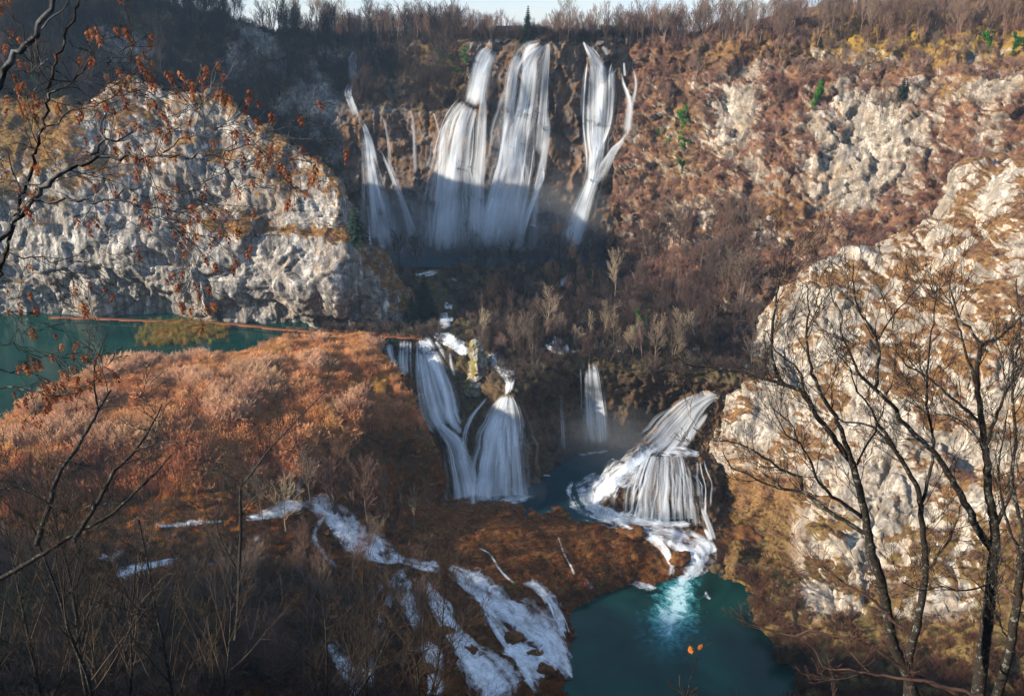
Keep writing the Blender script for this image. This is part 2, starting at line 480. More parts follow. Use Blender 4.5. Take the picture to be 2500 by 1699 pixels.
def at_left(P, ns, n, u, v):
    nz = fbm(P / 11, 4); n2 = fbm(P / 3, 3)
    ledge = np.exp(-((v - (510 + 0.068 * (u - 200) + 22)) / 17) ** 2) * sstep(380, 520, u)
    veg = 0.10 + 0.75 * (n[:, 2] - 0.32) + 0.42 * nz + 0.25 * n2 + (0.5 + 0.5 * nz) * ledge
    veg += 0.22 * sstep(560, 480, v) - 0.20 * sstep(560, 600, v)
    veg += 0.8 * sstep(855, 900, u) * sstep(560, 600, v) * (0.75 + 0.4 * n2)
    veg -= 0.8 * np.exp(-(((u - 280) / 90) ** 2 + ((v - 560) / 70) ** 2))
    veg += 0.55 * np.exp(-(((u - 110) / 120) ** 2 + ((v - 690) / 45) ** 2)) + 0.6 * np.exp(-(((u - 340) / 80) ** 2 + ((v - 690 - 0.3 * (u - 340)) / 16) ** 2)) + 0.4 * np.exp(-(((u - 260) / 70) ** 2 + ((v - 735) / 25) ** 2))
    veg += 0.7 * sstep(210, 120, u) * sstep(450, 330, v)
    moss = 0.2 + 0.35 * sstep(260, 60, u)
    return dict(veg=veg, moss=moss)
build_terrain('cliff_above_the_lake', net_px(net), 0.40, 'rock', M_LEFT, at_left, cap=130, big=3.6, block=1.3, small=0.42, fine=0.16, bs=(15, 15, 13), flute=0.45)

# --- hillside east of the great fall
cu = [1500, 1560, 1650, 1750, 1900, 2050, 2200, 2350, 2500, 2750, 3100]
tv = [100, 98, 95, 88, 80, 78, 76, 70, 64, 60, 50]; ty = [322, 318, 312, 306, 300, 294, 288, 282, 276, 268, 255]
far = [('w', atY(a, b, c)[0] * 2.2, 900, np.interp(a, [1500, 1750, 2300], [-14, -4, 30])) for a, b, c in zip(cu, tv, ty)]
mid_p = [('w', atY(a, b, c)[0] * 1.25, c + 80, atY(a, b, c)[2] + np.interp(a, [1500, 1750, 2300], [-3, 0, 10])) for a, b, c in zip(cu, tv, ty)]
r2 = R([170, 170, 175, 175, 165, 155, 150, 140, 125, 110, 100], [313, 309, 303, 296, 288, 280, 272, 263, 255, 245, 230])
r3 = R([270, 270, 270, 265, 250, 240, 230, 215, 195, 180, 170], [309, 304, 298, 290, 281, 272, 263, 252, 242, 230, 215])
r4 = R([380, 380, 380, 375, 365, 350, 340, 330, 310, 290, 280], [303, 299, 291, 283, 273, 264, 255, 246, 236, 222, 205])
r5 = R([500, 500, 500, 500, 490, 475, 460, 450, 430, 410, 400], [297, 292, 285, 276, 264, 256, 248, 240, 230, 216, 198])
r6 = R([600, 605, 610, 610, 600, 580, 560, 550, 540, 520, 500], [293, 288, 278, 269, 256, 249, 242, 234, 225, 210, 192])
r7 = R([690, 700, 720, 740, 740, 720, 700, 680, 660, 640, 620], [276, 268, 254, 244, 236, 231, 226, 220, 212, 200, 184])
net = [far, mid_p, R(tv, ty), r2, r3, r4, r5, r6, r7, off(r7, 0, -4, -14)]
def at_right(P, ns, n, u, v):
    nz = fbm(P / 12, 4); n2 = fbm(P / 3.2, 3)
    def blob(a, b, ra, rb): return np.exp(-(((u - a) / ra) ** 2 + ((v - b) / rb) ** 2))
    veg = 0.92 + 0.5 * (n[:, 2] - 0.35) + 0.5 * nz + 0.25 * n2
    rocky = 0.95 * blob(2130, 330, 150, 130) + 0.9 * blob(2060, 440, 90, 90) + 0.8 * blob(1810, 240, 60, 60) + 0.5 * blob(1760, 330, 110, 90) + 0.6 * blob(2450, 190, 90, 70) + 0.5 * blob(1690, 510, 120, 40) + 0.5 * blob(1850, 560, 90, 60) + 0.35 * blob(2180, 140, 60, 25) + 0.4 * blob(2430, 330, 80, 60)
    veg = veg - rocky * 0.95
    veg += 0.5 * sstep(150, 80, v) + 0.4 * blob(1940, 500, 60, 60)
    moss = 1.0 * sstep(1900, 2100, u) * sstep(190, 120, v) + 0.5 * blob(1800, 120, 140, 40) + 0.5 * blob(1660, 340, 60, 90) + 0.45 * blob(1920, 520, 60, 60) + 0.6 * blob(2350, 220, 90, 30)
    return dict(veg=veg, moss=moss)
build_terrain('rocky_hillside', net_px(net), 0.5, 'rock', M_RIGHT, at_right, cap=150, big=3.4, block=1.6, small=0.8, fine=0.25, bs=(11, 11, 9), flute=0.3)

# --- the big pale outcrop
r1 = [(1708, 1040, 209), (1722, 972, 210), (1785, 872, 214), (1846, 830, 218), (1880, 755, 221), (1930, 702, 223), (1995, 645, 226), (2060, 634, 226), (2150, 622, 225), (2205, 570, 224), (2290, 540, 222), (2354, 430, 223), (2420, 395, 219), (2510, 372, 214), (2800, 330, 200), (3200, 300, 185)]
r2 = [(1708, 1062, 207), (1730, 1010, 207), (1795, 915, 209), (1855, 870, 212), (1895, 810, 214), (1950, 760, 215), (2010, 710, 216), (2075, 690, 216), (2160, 680, 214), (2225, 640, 212), (2300, 600, 209), (2370, 520, 208), (2440, 480, 204), (2520, 460, 198), (2800, 420, 184), (3200, 380, 170)]
r3 = [(1708, 1080, 206), (1738, 1050, 203), (1800, 985, 201), (1860, 950, 202), (1905, 910, 203), (1960, 870, 203), (2020, 820, 204), (2085, 800, 203), (2165, 780, 201), (2235, 750, 198), (2310, 710, 194), (2380, 640, 192), (2450, 600, 188), (2530, 570, 182), (2800, 520, 168), (3200, 480, 155)]
r4 = [(1709, 1098, 205), (1745, 1085, 199), (1800, 1060, 193), (1860, 1040, 191), (1910, 1010, 191), (1965, 980, 191), (2030, 940, 190), (2095, 915, 189), (2170, 890, 187), (2245, 860, 185), (2320, 820, 182), (2390, 760, 181), (2460, 720, 179), (2540, 690, 176), (2800, 640, 165), (3200, 600, 150)]
r5 = [(1712, 1112, 203), (1752, 1115, 196), (1805, 1115, 187), (1862, 1120, 182), (1915, 1115, 179), (1970, 1100, 177), (2035, 1075, 175), (2100, 1050, 173), (2175, 1020, 172), (2250, 985, 172), (2330, 945, 171), (2400, 890, 171), (2470, 850, 170), (2550, 820, 168), (2800, 780, 158), (3200, 740, 140)]
r6 = [(1718, 1135, 200), (1765, 1165, 190), (1815, 1190, 181), (1870, 1215, 174), (1925, 1230, 169), (1990, 1235, 165), (2050, 1225, 162), (2115, 1205, 160.5), (2185, 1180, 161), (2260, 1150, 161.5), (2340, 1110, 162), (2410, 1065, 162), (2480, 1030, 161), (2560, 1000, 159), (2800, 960, 150), (3200, 920, 132)]
r7 = [(1722, 1165, 195), (1762, 1225, 184), (1810, 1275, 174), (1870, 1320, 166), (1935, 1355, 158), (2010, 1375, 151), (2070, 1370, 148), (2130, 1355, 147.5), (2200, 1330, 149), (2280, 1300, 150), (2360, 1270, 150), (2430, 1235, 150), (2500, 1200, 149), (2580, 1170, 147), (2800, 1140, 138), (3200, 1100, 120)]
r8 = [(1728, 1250, 'z', -114), (1765, 1340, 'z', -116.5), (1800, 1405, 'z', -117.3), (1850, 1455, 'z', -117.4), (1885, 1510, 'z', -117.3), (1905, 1590, 'z', -117), (1940, 1670, 'z', -116.5), (2010, 1730, 'z', -115), (2100, 1740, 'z', -112.5), (2200, 1740, 'z', -110), (2300, 1740, 'z', -107.5), (2400, 1720, 'z', -104), (2500, 1700, 'z', -100), (2600, 1660, 'z', -96), (2800, 1420, 97), (3200, 1380, 90)]
net = [off(r1, 10, 36, -24), off(r1, 4, 13, -6), r1, r2, r3, r4, r5, r6, r7, r8, off(r8, 0, -8, -8)]
def at_out(P, ns, n, u, v):
    nz = fbm(P / 10, 4); n2 = fbm(P / 2.6, 3)
    def blob(a, b, ra, rb): return np.exp(-(((u - a) / ra) ** 2 + ((v - b) / rb) ** 2))
    veg = 0.42 + 1.0 * (n[:, 2] - 0.5) + 0.65 * nz + 0.1 * n2
    veg += 0.22 * sstep(2080, 2250, u) * sstep(980, 850, v) - 0.25 * blob(2000, 690, 90, 60) - 0.3 * blob(1900, 900, 130, 130) - 0.25 * blob(2080, 1100, 120, 160)
    veg += 0.55 * sstep(1150, 1180, v - 0.0 * u) * sstep(2010, 1900, u + 0.25 * (v - 1200))
    veg -= 0.5 * blob(2270, 570, 60, 40) + 0.55 * blob(2440, 440, 80, 60) + 0.4 * blob(2120, 1330, 140, 140)
    low = np.clip(sstep(1130, 1180, v) * sstep(2000, 1880, u) + sstep(1480, 1540, v), 0, 1)
    veg = np.maximum(veg, 0.75 * low)
    tufa = low
    return dict(veg=veg, moss=0.35 * sstep(1200, 1300, v) + 0.15, tufa=tufa)
build_terrain('pale_limestone_outcrop', net_px(net), 0.40, 'rock', M_OUT, at_out, cap=110, big=3.2, block=2.0, small=0.55, fine=0.18, bs=(14, 14, 15), flute=0.4)

# --- valley floor between the great fall and the lower lips, and the wall of the plunge pool
c0 = [780, 880, 960, 1050, 1110, 1160, 1210, 1260, 1320, 1390, 1460, 1540, 1620, 1700, 1790, 1900]
rows = [[('w', atZ(a, 640, -79)[0], 322, -79.5) for a in c0],
        [(a, 640, 'z', BASIN_Z - 1.0) for a in c0],
        [(a, 662, 'z', -77.7 - 0.9 * math.exp(-((a - 1030) / 50) ** 2)) for a in c0],
        [(a, 700, 'z', -79.6 - 0.8 * math.exp(-((a - 1040) / 80) ** 2)) for a in c0],
        [(a, 760, 'z', -81.0 - 0.8 * math.exp(-((a - 1080) / 80) ** 2)) for a in c0],
        [(a, b, 'z', z) for a, b, z in zip(c0, (800, 805, 806, 808, 812, 815, 815, 810, 808, 805, 805, 806, 810, 815, 820, 825), (-84, -83.6, -83.3, -83, -83, -83, -83, -82.6, -82.4, -82.4, -82.5, -82.6, -82.8, -83, -83, -83))],
        [(a, b, 'z', z) for a, b, z in zip((870, 925, 975, 1040, 1095, 1150, 1205, 1250, 1312, 1390, 1460, 1545, 1640, 1730, 1815, 1930), (835, 828, 828, 832, 850, 880, 925, 950, 915, 893, 885, 893, 905, 918, 930, 940), (-85, -84.6, -84.4, -84.4, -85, -86.5, -88.0, -88.6, -86.6, -85.2, -85, -85.2, -86, -87, -88, -88.5))],
        [(a, b, c) for a, b, c in zip((930, 970, 1015, 1070, 1110, 1160, 1212, 1265, 1318, 1390, 1460, 1545, 1640, 1720, 1790, 1900), (930, 925, 925, 930, 950, 985, 1015, 1030, 995, 965, 955, 955, 955, 958, 965, 975), (219, 218, 216, 214, 210, 205, 199, 198, 205, 209, 209.5, 209, 211, 213, 215, 217))],
        [(a, b, c) for a, b, c in zip((1000, 1025, 1060, 1100, 1135, 1175, 1220, 1280, 1330, 1395, 1460, 1540, 1625, 1700, 1770, 1880), (1060, 1060, 1060, 1060, 1065, 1085, 1105, 1105, 1070, 1035, 1025, 1020, 1010, 1000, 1000, 1000), (203, 202, 200, 199, 196, 193, 191, 192, 199, 206, 207.5, 207, 211, 214, 216, 218))],
        [(a, b, 'z', PLUNGE_Z - 0.6) for a, b in zip((1085, 1092, 1105, 1125, 1160, 1195, 1240, 1300, 1345, 1400, 1460, 1540, 1605, 1680, 1750, 1850), (1225, 1222, 1218, 1215, 1214, 1215, 1212, 1190, 1150, 1120, 1106, 1096, 1085, 1070, 1060, 1050))]]
net = rows + [off(rows[-1], 0, -2, -8)]
def at_val(P, ns, n, u, v):
    n2 = fbm(P / 4, 3)
    wall = sstep(-86.2, -89.5, P[:, 2] + 0 * u)
    return dict(veg=(1 - wall) * (0.9 + 0.3 * n2) + wall * (0.35 + 0.5 * n2 + 0.4 * (n[:, 2] - 0.3)), tufa=wall * 0.9, moss=0.25)
build_terrain('valley_floor', net_px(net), 0.5, 'rock', M_VAL, at_val, cap=110, big=1.0, block=0.6, small=0.4, fine=0.25, bs=(4, 4, 7))

# --- reed marsh between the lake and the falls
def mrow(us, vs, zs): return [(a, b, 'z', z) for a, b, z in zip(us, vs, zs)]
fr = (-0.30, 0.0, 0.16, 0.31, 0.45, 0.58, 0.70, 0.81, 0.91, 1.0)
def mm(edge, vs, zs): return mrow([f * edge for f in fr], vs, zs)
sh_v = (1120, 1052, 955, 905, 893, 880, 862, 838, 835, 836)
rows = [mm(880, [v - 6 for v in sh_v], [LAKE_Z - 2] * 10),
        mm(900, sh_v, [LAKE_Z + 0.05] * 10),
        mm(930, (1160, 1085, 1000, 950, 930, 912, 895, 875, 872, 874), (-84, -84, -83.2, -82.9, -82.7, -82.4, -82.3, -82.4, -83, -84.2)),
        mm(985, (1200, 1130, 1060, 1010, 985, 965, 952, 945, 945, 950), (-84.5, -84.2, -83.4, -83, -82.6, -82.4, -82.6, -83.2, -84.6, -86.5)),
        mm(1030, (1245, 1180, 1120, 1080, 1060, 1045, 1038, 1035, 1040, 1050), (-86, -85.5, -85, -84.6, -84.4, -84.6, -85.4, -87, -89.5, -92.5)),
        mm(1070, (1290, 1230, 1180, 1150, 1135, 1128, 1125, 1128, 1135, 1145), (-89, -89, -88.8, -88.4, -88.6, -89.5, -91.5, -95, -99.5, -103)),
        mm(1095, (1330, 1280, 1245, 1220, 1210, 1208, 1208, 1212, 1218, 1226), (-92.5, -92.6, -92.6, -92.6, -93, -94.5, -98, -103, -108, -111.5)),
        mm(1100, (1380, 1340, 1305, 1290, 1285, 1285, 1285, 1280, 1275, 1275), (-97, -97, -97, -98, -99, -102, -106, -110.5, -112.5, -113.5))]
net = net_px(rows)
fl1 = net[:, -1:, :] + np.array([3.0, 3.0, -9.0]); fl2 = net[:, -1:, :] + np.array([5.5, 6.0, -26.0])
fl2[..., 2] = np.minimum(fl2[..., 2], -113)
net = np.concatenate([net, fl1, fl2], 1)
def at_marsh(P, ns, n, u, v):
    n2 = fbm(P / 3, 3)
    return dict(veg=0.8 + 0.4 * n2 + 0.6 * (n[:, 2] - 0.7), tufa=sstep(0.75, 0.4, n[:, 2]), moss=0.2 + 0.2 * n2)
build_terrain('reed_marsh_ground', net, 0.7, 'soil', M_MARSH, at_marsh, up=1, cap=110, big=0.5, small=0.25)

# --- lower slope: streams, tussocks, mound, down to the emerald pool
us = (-300, 0, 200, 400, 560, 720, 850, 950, 1060, 1150, 1250, 1350, 1450, 1540, 1640, 1740, 1860)
tab = {
 1205: (-91.5, -91.5, -91.8, -92.2, -92.6, -94.5, -98.5, -104, -109.5, -112.0, -113.2, -113.5, -113.5, -113.8, -114, -114, -114),
 1240: (-92, -92, -92.4, -93, -93.6, -95.5, -99.5, -105, -109.4, -110.0, -111.2, -112.6, -113.2, -113.5, -113.8, -114, -114),
 1290: (-93, -93, -93.6, -94.6, -95.6, -97.6, -101, -105.2, -108.8, -109.2, -109.8, -111.0, -111.8, -112.2, -112.8, -113.6, -114),
 1350: (-93.8, -93.8, -95, -96.6, -98, -99.8, -102.6, -105.2, -107.8, -108.8, -109.6, -110.6, -111.6, -112.6, -114.2, -115.2, -116),
 1410: (-94, -94, -95.8, -98, -99.8, -101.8, -104, -106, -108, -109.4, -110.4, -111.8, -113.8, -115.9, -116.8, -118, -119),
 1480: (-93.8, -94, -96, -98.8, -101.2, -103.6, -106, -108, -110, -111.2, -112.6, -114.6, -118.5, -119.5, -120, -121, -121),
 1560: (-93, -93.6, -95.8, -99, -102.2, -105.2, -108, -110.2, -112.0, -113.2, -114.2, -115.6, -119.5, -120, -120.5, -121, -121),
 1640: (-92, -92.8, -95, -98.6, -102.6, -106.4, -109.2, -111.2, -113, -114.2, -115.2, -116.2, -120, -120.5, -121, -121, -121),
 1730: (-90.5, -91.5, -94, -98, -102.6, -106.5, -109.6, -112, -113.6, -114.6, -115.4, -116.2, -121, -121, -121, -121, -121),
 1850: (-88.5, -89.5, -92.5, -97, -102, -107, -111.5, -115, -117.5, -119, -120, -121, -121.5, -122, -122, -122, -122)}
net = net_px([mrow(us, [v] * len(us), tab[v]) for v in tab])
def at_low(P, ns, n, u, v):
    n2 = fbm(P / 3, 3)
    return dict(veg=0.85 + 0.4 * n2 + 0.5 * (n[:, 2] - 0.7), tufa=0.9 * sstep(0.7, 0.4, n[:, 2]), moss=0.9 * sstep(560, 380, u) * sstep(1360, 1440, v) + 0.15 + 0.2 * n2)
build_terrain('lower_travertine_slope', net, 0.45, 'soil', M_MOUND, at_low, up=1, cap=80, big=1.1, small=0.35)

# --- tufa dome of the sunlit cascade
r1 = [(1640, 1010, 205), (1660, 988, 206), (1690, 970, 207), (1725, 962, 208), (1765, 970, 208)]
r2 = [(1582, 1068, 198), (1630, 1052, 200), (1685, 1045, 200.5), (1728, 1047, 200.5), (1768, 1055, 200)]
r3 = [(1530, 1122, 189), (1595, 1108, 194), (1665, 1104, 195), (1725, 1105, 195), (1765, 1110, 194)]
r4 = [(1490, 1172, 183), (1555, 1140, 186.5), (1640, 1132, 187), (1712, 1140, 187.5), (1752, 1150, 187)]
r5 = [(1480, 1215, 179), (1545, 1190, 180.5), (1625, 1188, 180), (1708, 1195, 181), (1752, 1205, 182)]
r6 = [(1482, 1250, 'z', -113.2), (1545, 1270, 'z', -113.3), (1622, 1282, 'z', -113.6), (1705, 1292, 'z', -114), (1755, 1305, 'z', -114.6)]
net = net_px([off(r1, 3, 14, -4), r1, r2, r3, r4, r5, r6, off(r6, 0, -3, -6)])
net = np.concatenate([net[:, :1] + np.array([-3, 4, -14.0]), net, net[:, -1:] + np.array([6, 8, -8.0])], 1)
def at_dome(P, ns, n, u, v):
    return dict(veg=0.05 + 0.5 * fbm(P / 2.5, 3) * sstep(1690, 1720, u), tufa=1.0, moss=0.6)
build_terrain('tufa_dome', net, 0.3, 'rock', M_VAL, at_dome, up=None, cap=60, big=0.5, block=0.5, small=0.45, fine=0.25, bs=(3.5, 3.5, 4))

# --- the bank the camera stands on, running round to the west
xs = np.array([-620, -500, -420, -340, -265, -200, -150, -100, -60, -25, 0, 30, 60, 100, 150, 220, 320, 450], float)
yr = np.interp(xs, [-620, -500, -400, -300, -265, -150, -60, 0, 60, 150, 450], [124, 100, 74, 49, 39, 13, 4, 2, 4, 12, 40])  # unseen western rim, shaped so its shadow covers the foreground
rz = np.interp(xs, [-620, -265, -100, 0, 100, 450], [4, 0, -1, 0, 4, 12])
ts = [(-160, 0, 12), (-60, 0, 7), (-14, 0, 1.5), (-2, 0, -1.2), (6, 0, -7), (18, 0, -22), (36, 0, -44), (60, 0, -69), (85, 0, -93), (105, 0, -112), (125, 0, -130)]
net = np.array([[(x, y + t, z + dz) for x, y, z in zip(xs, yr, rz)] for t, _, dz in reversed(ts)])
for r_ in net:
    for p_ in r_:
        dep = p_[1] * CP - p_[2] * SP
        if p_[1] > 1 and abs(p_[0]) < 0.72 * dep + 4:
            p_[2] = min(p_[2], -1.08 * p_[1] - 3.0)
def at_hill(P, ns, n, u, v):
    return dict(veg=0.9 + 0.5 * fbm(P / 4, 3), moss=0.35 + 0.4 * fbm(P / 8, 3), tufa=np.zeros(len(P)))
build_terrain('wooded_bank', net, 1.6, 'soil', M_HILL, at_hill, up=1, cap=60, big=0.9, small=0.3)
# nothing below the hidden bed shows, but the land goes on to the horizon
nt = NT('far_land'); gp = pos(nt)
M_FAR = nt.out(nt.principled(nt.ramp(nt.noise(gp, 0.01, 5), [(0.35, (0.05, 0.045, 0.03)), (0.65, (0.10, 0.075, 0.045))]), 0.95, 0.1))
g = np.linspace(-6000, 6000, 25)
gx, gy = np.meshgrid(g, g)
link('ground', new_mesh('ground', np.stack([gx, gy, np.full_like(gx, -150)], -1).reshape(-1, 3), grid_faces(25, 25)), M_FAR, kind='structure')

# ------------------------------------------------------------------ rays onto the terrain
def make_bvh():
    V, F, o = [], [], 0
    for t in TERR.values():
        V.append(t['P']); F.append(t['f'] + o); o += len(t['P'])
    V = np.concatenate(V); F = np.concatenate(F)
    return BVHTree.FromPolygons(V.tolist(), F.tolist())
BVH = make_bvh()

def hit(u, v):
    d = ray(u, v); d = d / np.linalg.norm(d)
    p, n, i, dist = BVH.ray_cast(Vector((0, 0, 0)) + Vector(d) * 25, Vector(d))
    if p is None: return None, None
    if n.dot(Vector(d)) > 0: n = -n
    return np.array(p), np.array(n)

def ground_z(x, y, ztop=80):
    p, n, i, d = BVH.ray_cast(Vector((x, y, ztop)), Vector((0, 0, -1)))
    return None if p is None else p.z
# ------------------------------------------------------------------ water
def water_mat(name, deep, shallow, rough=0.06, bump=0.25, scale=0.8, plume=None):
    nt = NT(name); P = pos(nt)
    n = nt.noise(P, 0.05, 3, 0.6, 0.5)
    c = nt.ramp(n, [(0.35, deep), (0.7, shallow)])
    rgh = rough
    if plume:
        # air-filled water carried out from the foot of the rapids
        (px, py), (qx, qy), col, wid = plume
        ax, ay = qx - px, qy - py; L = math.hypot(ax, ay); ax /= L; ay /= L
        sep = nt.n('SeparateXYZ'); nt.l(P, sep.inputs[0])
        dx = nt.math('SUBTRACT', sep.outputs[0], px); dy = nt.math('SUBTRACT', sep.outputs[1], py)
        t = nt.math('DIVIDE', nt.math('ADD', nt.math('MULTIPLY', dx, ax), nt.math('MULTIPLY', dy, ay)), L)
        s = nt.math('ABSOLUTE', nt.math('ADD', nt.math('MULTIPLY', dx, -ay), nt.math('MULTIPLY', dy, ax)))
        wob = nt.noise(P, 0.30, 5, 0.65, 1.2)
        wob2 = nt.noise(P, 0.9, 4, 0.7, 1.5)
        half = nt.math('ADD', wid * 0.45, nt.math('MULTIPLY', t, wid * 0.75))
        d = nt.math('SUBTRACT', 1.15, nt.math('DIVIDE', s, half))
        d = nt.math('ADD', d, nt.math('MULTIPLY', nt.math('SUBTRACT', wob, 0.5), 2.6))
        d = nt.math('ADD', d, nt.math('MULTIPLY', nt.math('SUBTRACT', wob2, 0.5), 1.0))
        e = nt.math('MULTIPLY', nt.ramp(t, [(0.0, 1), (0.45, 0.85), (1.0, 0.0)]), d)
        f = nt.ramp(e, [(0.12, 0), (0.45, 0.55), (0.9, 1.0)])
        cc = nt.ramp(e, [(0.1, col[0]), (0.55, col[1]), (1.0, col[2])])
        c = nt.mix(f, c, cc)
        rgh = nt.math('ADD', rough, nt.math('MULTIPLY', f, 0.5))
    h = nt.noise(nt.mapping(P, (1, 1.6, 1)), scale, 4, 0.6)
    return nt.out(nt.principled(c, rgh, 0.28, nt.bump(h, bump, 0.15), IOR=1.33))

def flat_water(name, pts, z, mat, label=None):
    from mathutils.geometry import tessellate_polygon
    V = np.array([(x, y, z) for x, y in pts])
    tri = tessellate_polygon([[Vector(p) for p in V]])
    f = np.array(tri, int)
    a, b, c = V[f[:, 0]], V[f[:, 1]], V[f[:, 2]]
    if np.cross(b - a, c - a)[:, 2].sum() < 0: f = f[:, ::-1]
    return link(name, new_mesh(name, V, f, smooth=False), mat, kind='structure')

M_LAKE = water_mat('teal_lake_water', (0.0015, 0.022, 0.020), (0.004, 0.045, 0.032), 0.05, 0.2)
flat_water('lake', [(-450, 275), (-20, 275), (-22, 228), (-40, 222), (-55, 205), (-75, 190), (-110, 172), (-150, 150), (-450, 140)], LAKE_Z, M_LAKE)
M_BASIN = water_mat('basin_water', (0.02, 0.04, 0.055), (0.05, 0.08, 0.10), 0.25, 0.5, 1.5)
flat_water('basin', [(-75, 287), (75, 287), (75, 320), (-75, 320)], BASIN_Z, M_BASIN)
p1, p2 = atZ(1672, 1395, POOL_Z), atZ(1606, 1640, POOL_Z)
M_POOL = water_mat('emerald_pool_water', (0.0006, 0.013, 0.0125), (0.003, 0.052, 0.040), 0.05, 0.15, 0.7,
                   plume=((p1[0], p1[1]), (p2[0], p2[1]), ((0.006, 0.09, 0.10), (0.05, 0.25, 0.28), (0.40, 0.58, 0.62)), 7.5))
q = [atZ(u, v, POOL_Z)[:2] for u, v in ((1380, 1420), (1480, 1395), (1600, 1385), (1760, 1370), (1950, 1420), (2120, 1480), (2150, 1720), (1800, 1800), (1300, 1800), (1250, 1640))]
flat_water('emerald_pool', q, POOL_Z, M_POOL)
M_PLUNGE = water_mat('plunge_pool_water', (0.006, 0.026, 0.034), (0.015, 0.05, 0.06), 0.12, 0.6, 0.9)
q = [atZ(u, v, PLUNGE_Z)[:2] for u, v in ((1060, 1240), (1090, 1190), (1250, 1130), (1400, 1060), (1650, 1050), (1740, 1120), (1700, 1262), (1560, 1276), (1440, 1276), (1330, 1275), (1150, 1270))]
flat_water('plunge_pool', q, PLUNGE_Z, M_PLUNGE)

def foam_mat(name, lo, hi, freq=1.0, along=0.05, edge_w=0.4, ragged=0.0):
    """white water drawn out by a long exposure: threads that run along the flow, with gaps between them"""
    nt = NT(name)
    fu = nt.attr('fu'); fv = nt.attr('fv'); fm = nt.attr('fm'); sd = nt.attr('seed'); dn = nt.attr('dens'); en = nt.attr('ends')
    v1 = nt.n('CombineXYZ')
    nt.setin(v1.inputs[0], nt.math('MULTIPLY', fm, freq)); nt.setin(v1.inputs[1], nt.math('MULTIPLY', fv, along)); nt.setin(v1.inputs[2], sd)
    s1 = nt.noise(v1.outputs[0], 1.0, 4, 0.62, 0.35)
    v2 = nt.n('CombineXYZ')
    nt.setin(v2.inputs[0], nt.math('MULTIPLY', fm, freq * 0.32)); nt.setin(v2.inputs[1], nt.math('MULTIPLY', fv, along * 0.8)); nt.setin(v2.inputs[2], nt.math('ADD', sd, 31.0))
    s2 = nt.noise(v2.outputs[0], 1.0, 2, 0.5, 0.4)
    s = nt.math('ADD', nt.math('MULTIPLY', s1, 0.9), nt.math('MULTIPLY', s2, 0.7))
    s = nt.math('SUBTRACT', s, 0.30)
    edge = nt.math('MULTIPLY', nt.math('MULTIPLY', fu, nt.math('SUBTRACT', 1.0, fu)), 4.0)
    a = nt.math('ADD', s, nt.math('MULTIPLY', nt.math('SUBTRACT', edge, 0.8), edge_w))
    a = nt.math('ADD', a, nt.math('MULTIPLY', nt.math('SUBTRACT', dn, 0.5), 0.5))
    a = nt.math('ADD', a, nt.math('MULTIPLY', nt.math('SUBTRACT', en, 1.0), 0.45))
    if ragged:
        a = nt.math('ADD', a, nt.math('MULTIPLY', nt.math('SUBTRACT', nt.noise(pos(nt), 0.55, 4, 0.65, 0.8), 0.5), ragged))
    al = nt.ramp(a, [(lo, 0), (hi, 1)])
    al = nt.math('MULTIPLY', al, nt.ramp(edge, [(0.0, 0), (0.65, 1)]))
    al = nt.math('MULTIPLY', al, nt.ramp(en, [(0.0, 0), (0.5, 1)]))
    col = nt.ramp(a, [(lo, (0.78, 0.85, 0.92)), (hi, (0.90, 0.93, 0.96))])
    d = nt.n('BsdfDiffuse'); nt.l(col, d.inputs['Color'])
    t = nt.n('BsdfTranslucent'); nt.l(col, t.inputs['Color'])
    m0 = nt.n('MixShader'); m0.inputs[0].default_value = 0.3; nt.l(d.outputs[0], m0.inputs[1]); nt.l(t.outputs[0], m0.inputs[2])
    tr = nt.n('BsdfTransparent')
    m = nt.n('MixShader'); nt.l(al, m.inputs[0]); nt.l(tr.outputs[0], m.inputs[1]); nt.l(m0.outputs[0], m.inputs[2])
    return nt.out(m.outputs[0])
M_FALL = foam_mat('falling_water', 0.42, 1.05, 0.6, 0.012)
M_NEARFALL = foam_mat('near_falling_water', 0.42, 1.02, 1.1, 0.02)
M_RAPID = foam_mat('rapids_water', 0.44, 1.0, 0.9, 0.2, edge_w=0.75, ragged=0.9)

def smooth1(a, k, axis):
    w = np.exp(-0.5 * (np.arange(-k, k + 1) / (k / 2.0)) ** 2); w /= w.sum()
    pad = [(0, 0)] * a.ndim; pad[axis] = (k, k)
    b = np.pad(a, pad, mode='edge')
    n = a.shape[axis]
    return sum(w[i] * np.take(b, np.arange(i, i + n), axis=axis) for i in range(2 * k + 1))

SEED = [0]
def dome_hit(u, v):
    d = ray(u, v); d = d / np.linalg.norm(d)
    p, n, i, dist = DOME_BVH.ray_cast(Vector((0, 0, 0)), Vector(d))
    return (None, None) if p is None else (np.array(p), n)
DOME_BVH = BVHTree.FromPolygons(TERR['tufa_dome']['P'].tolist(), TERR['tufa_dome']['f'].tolist())

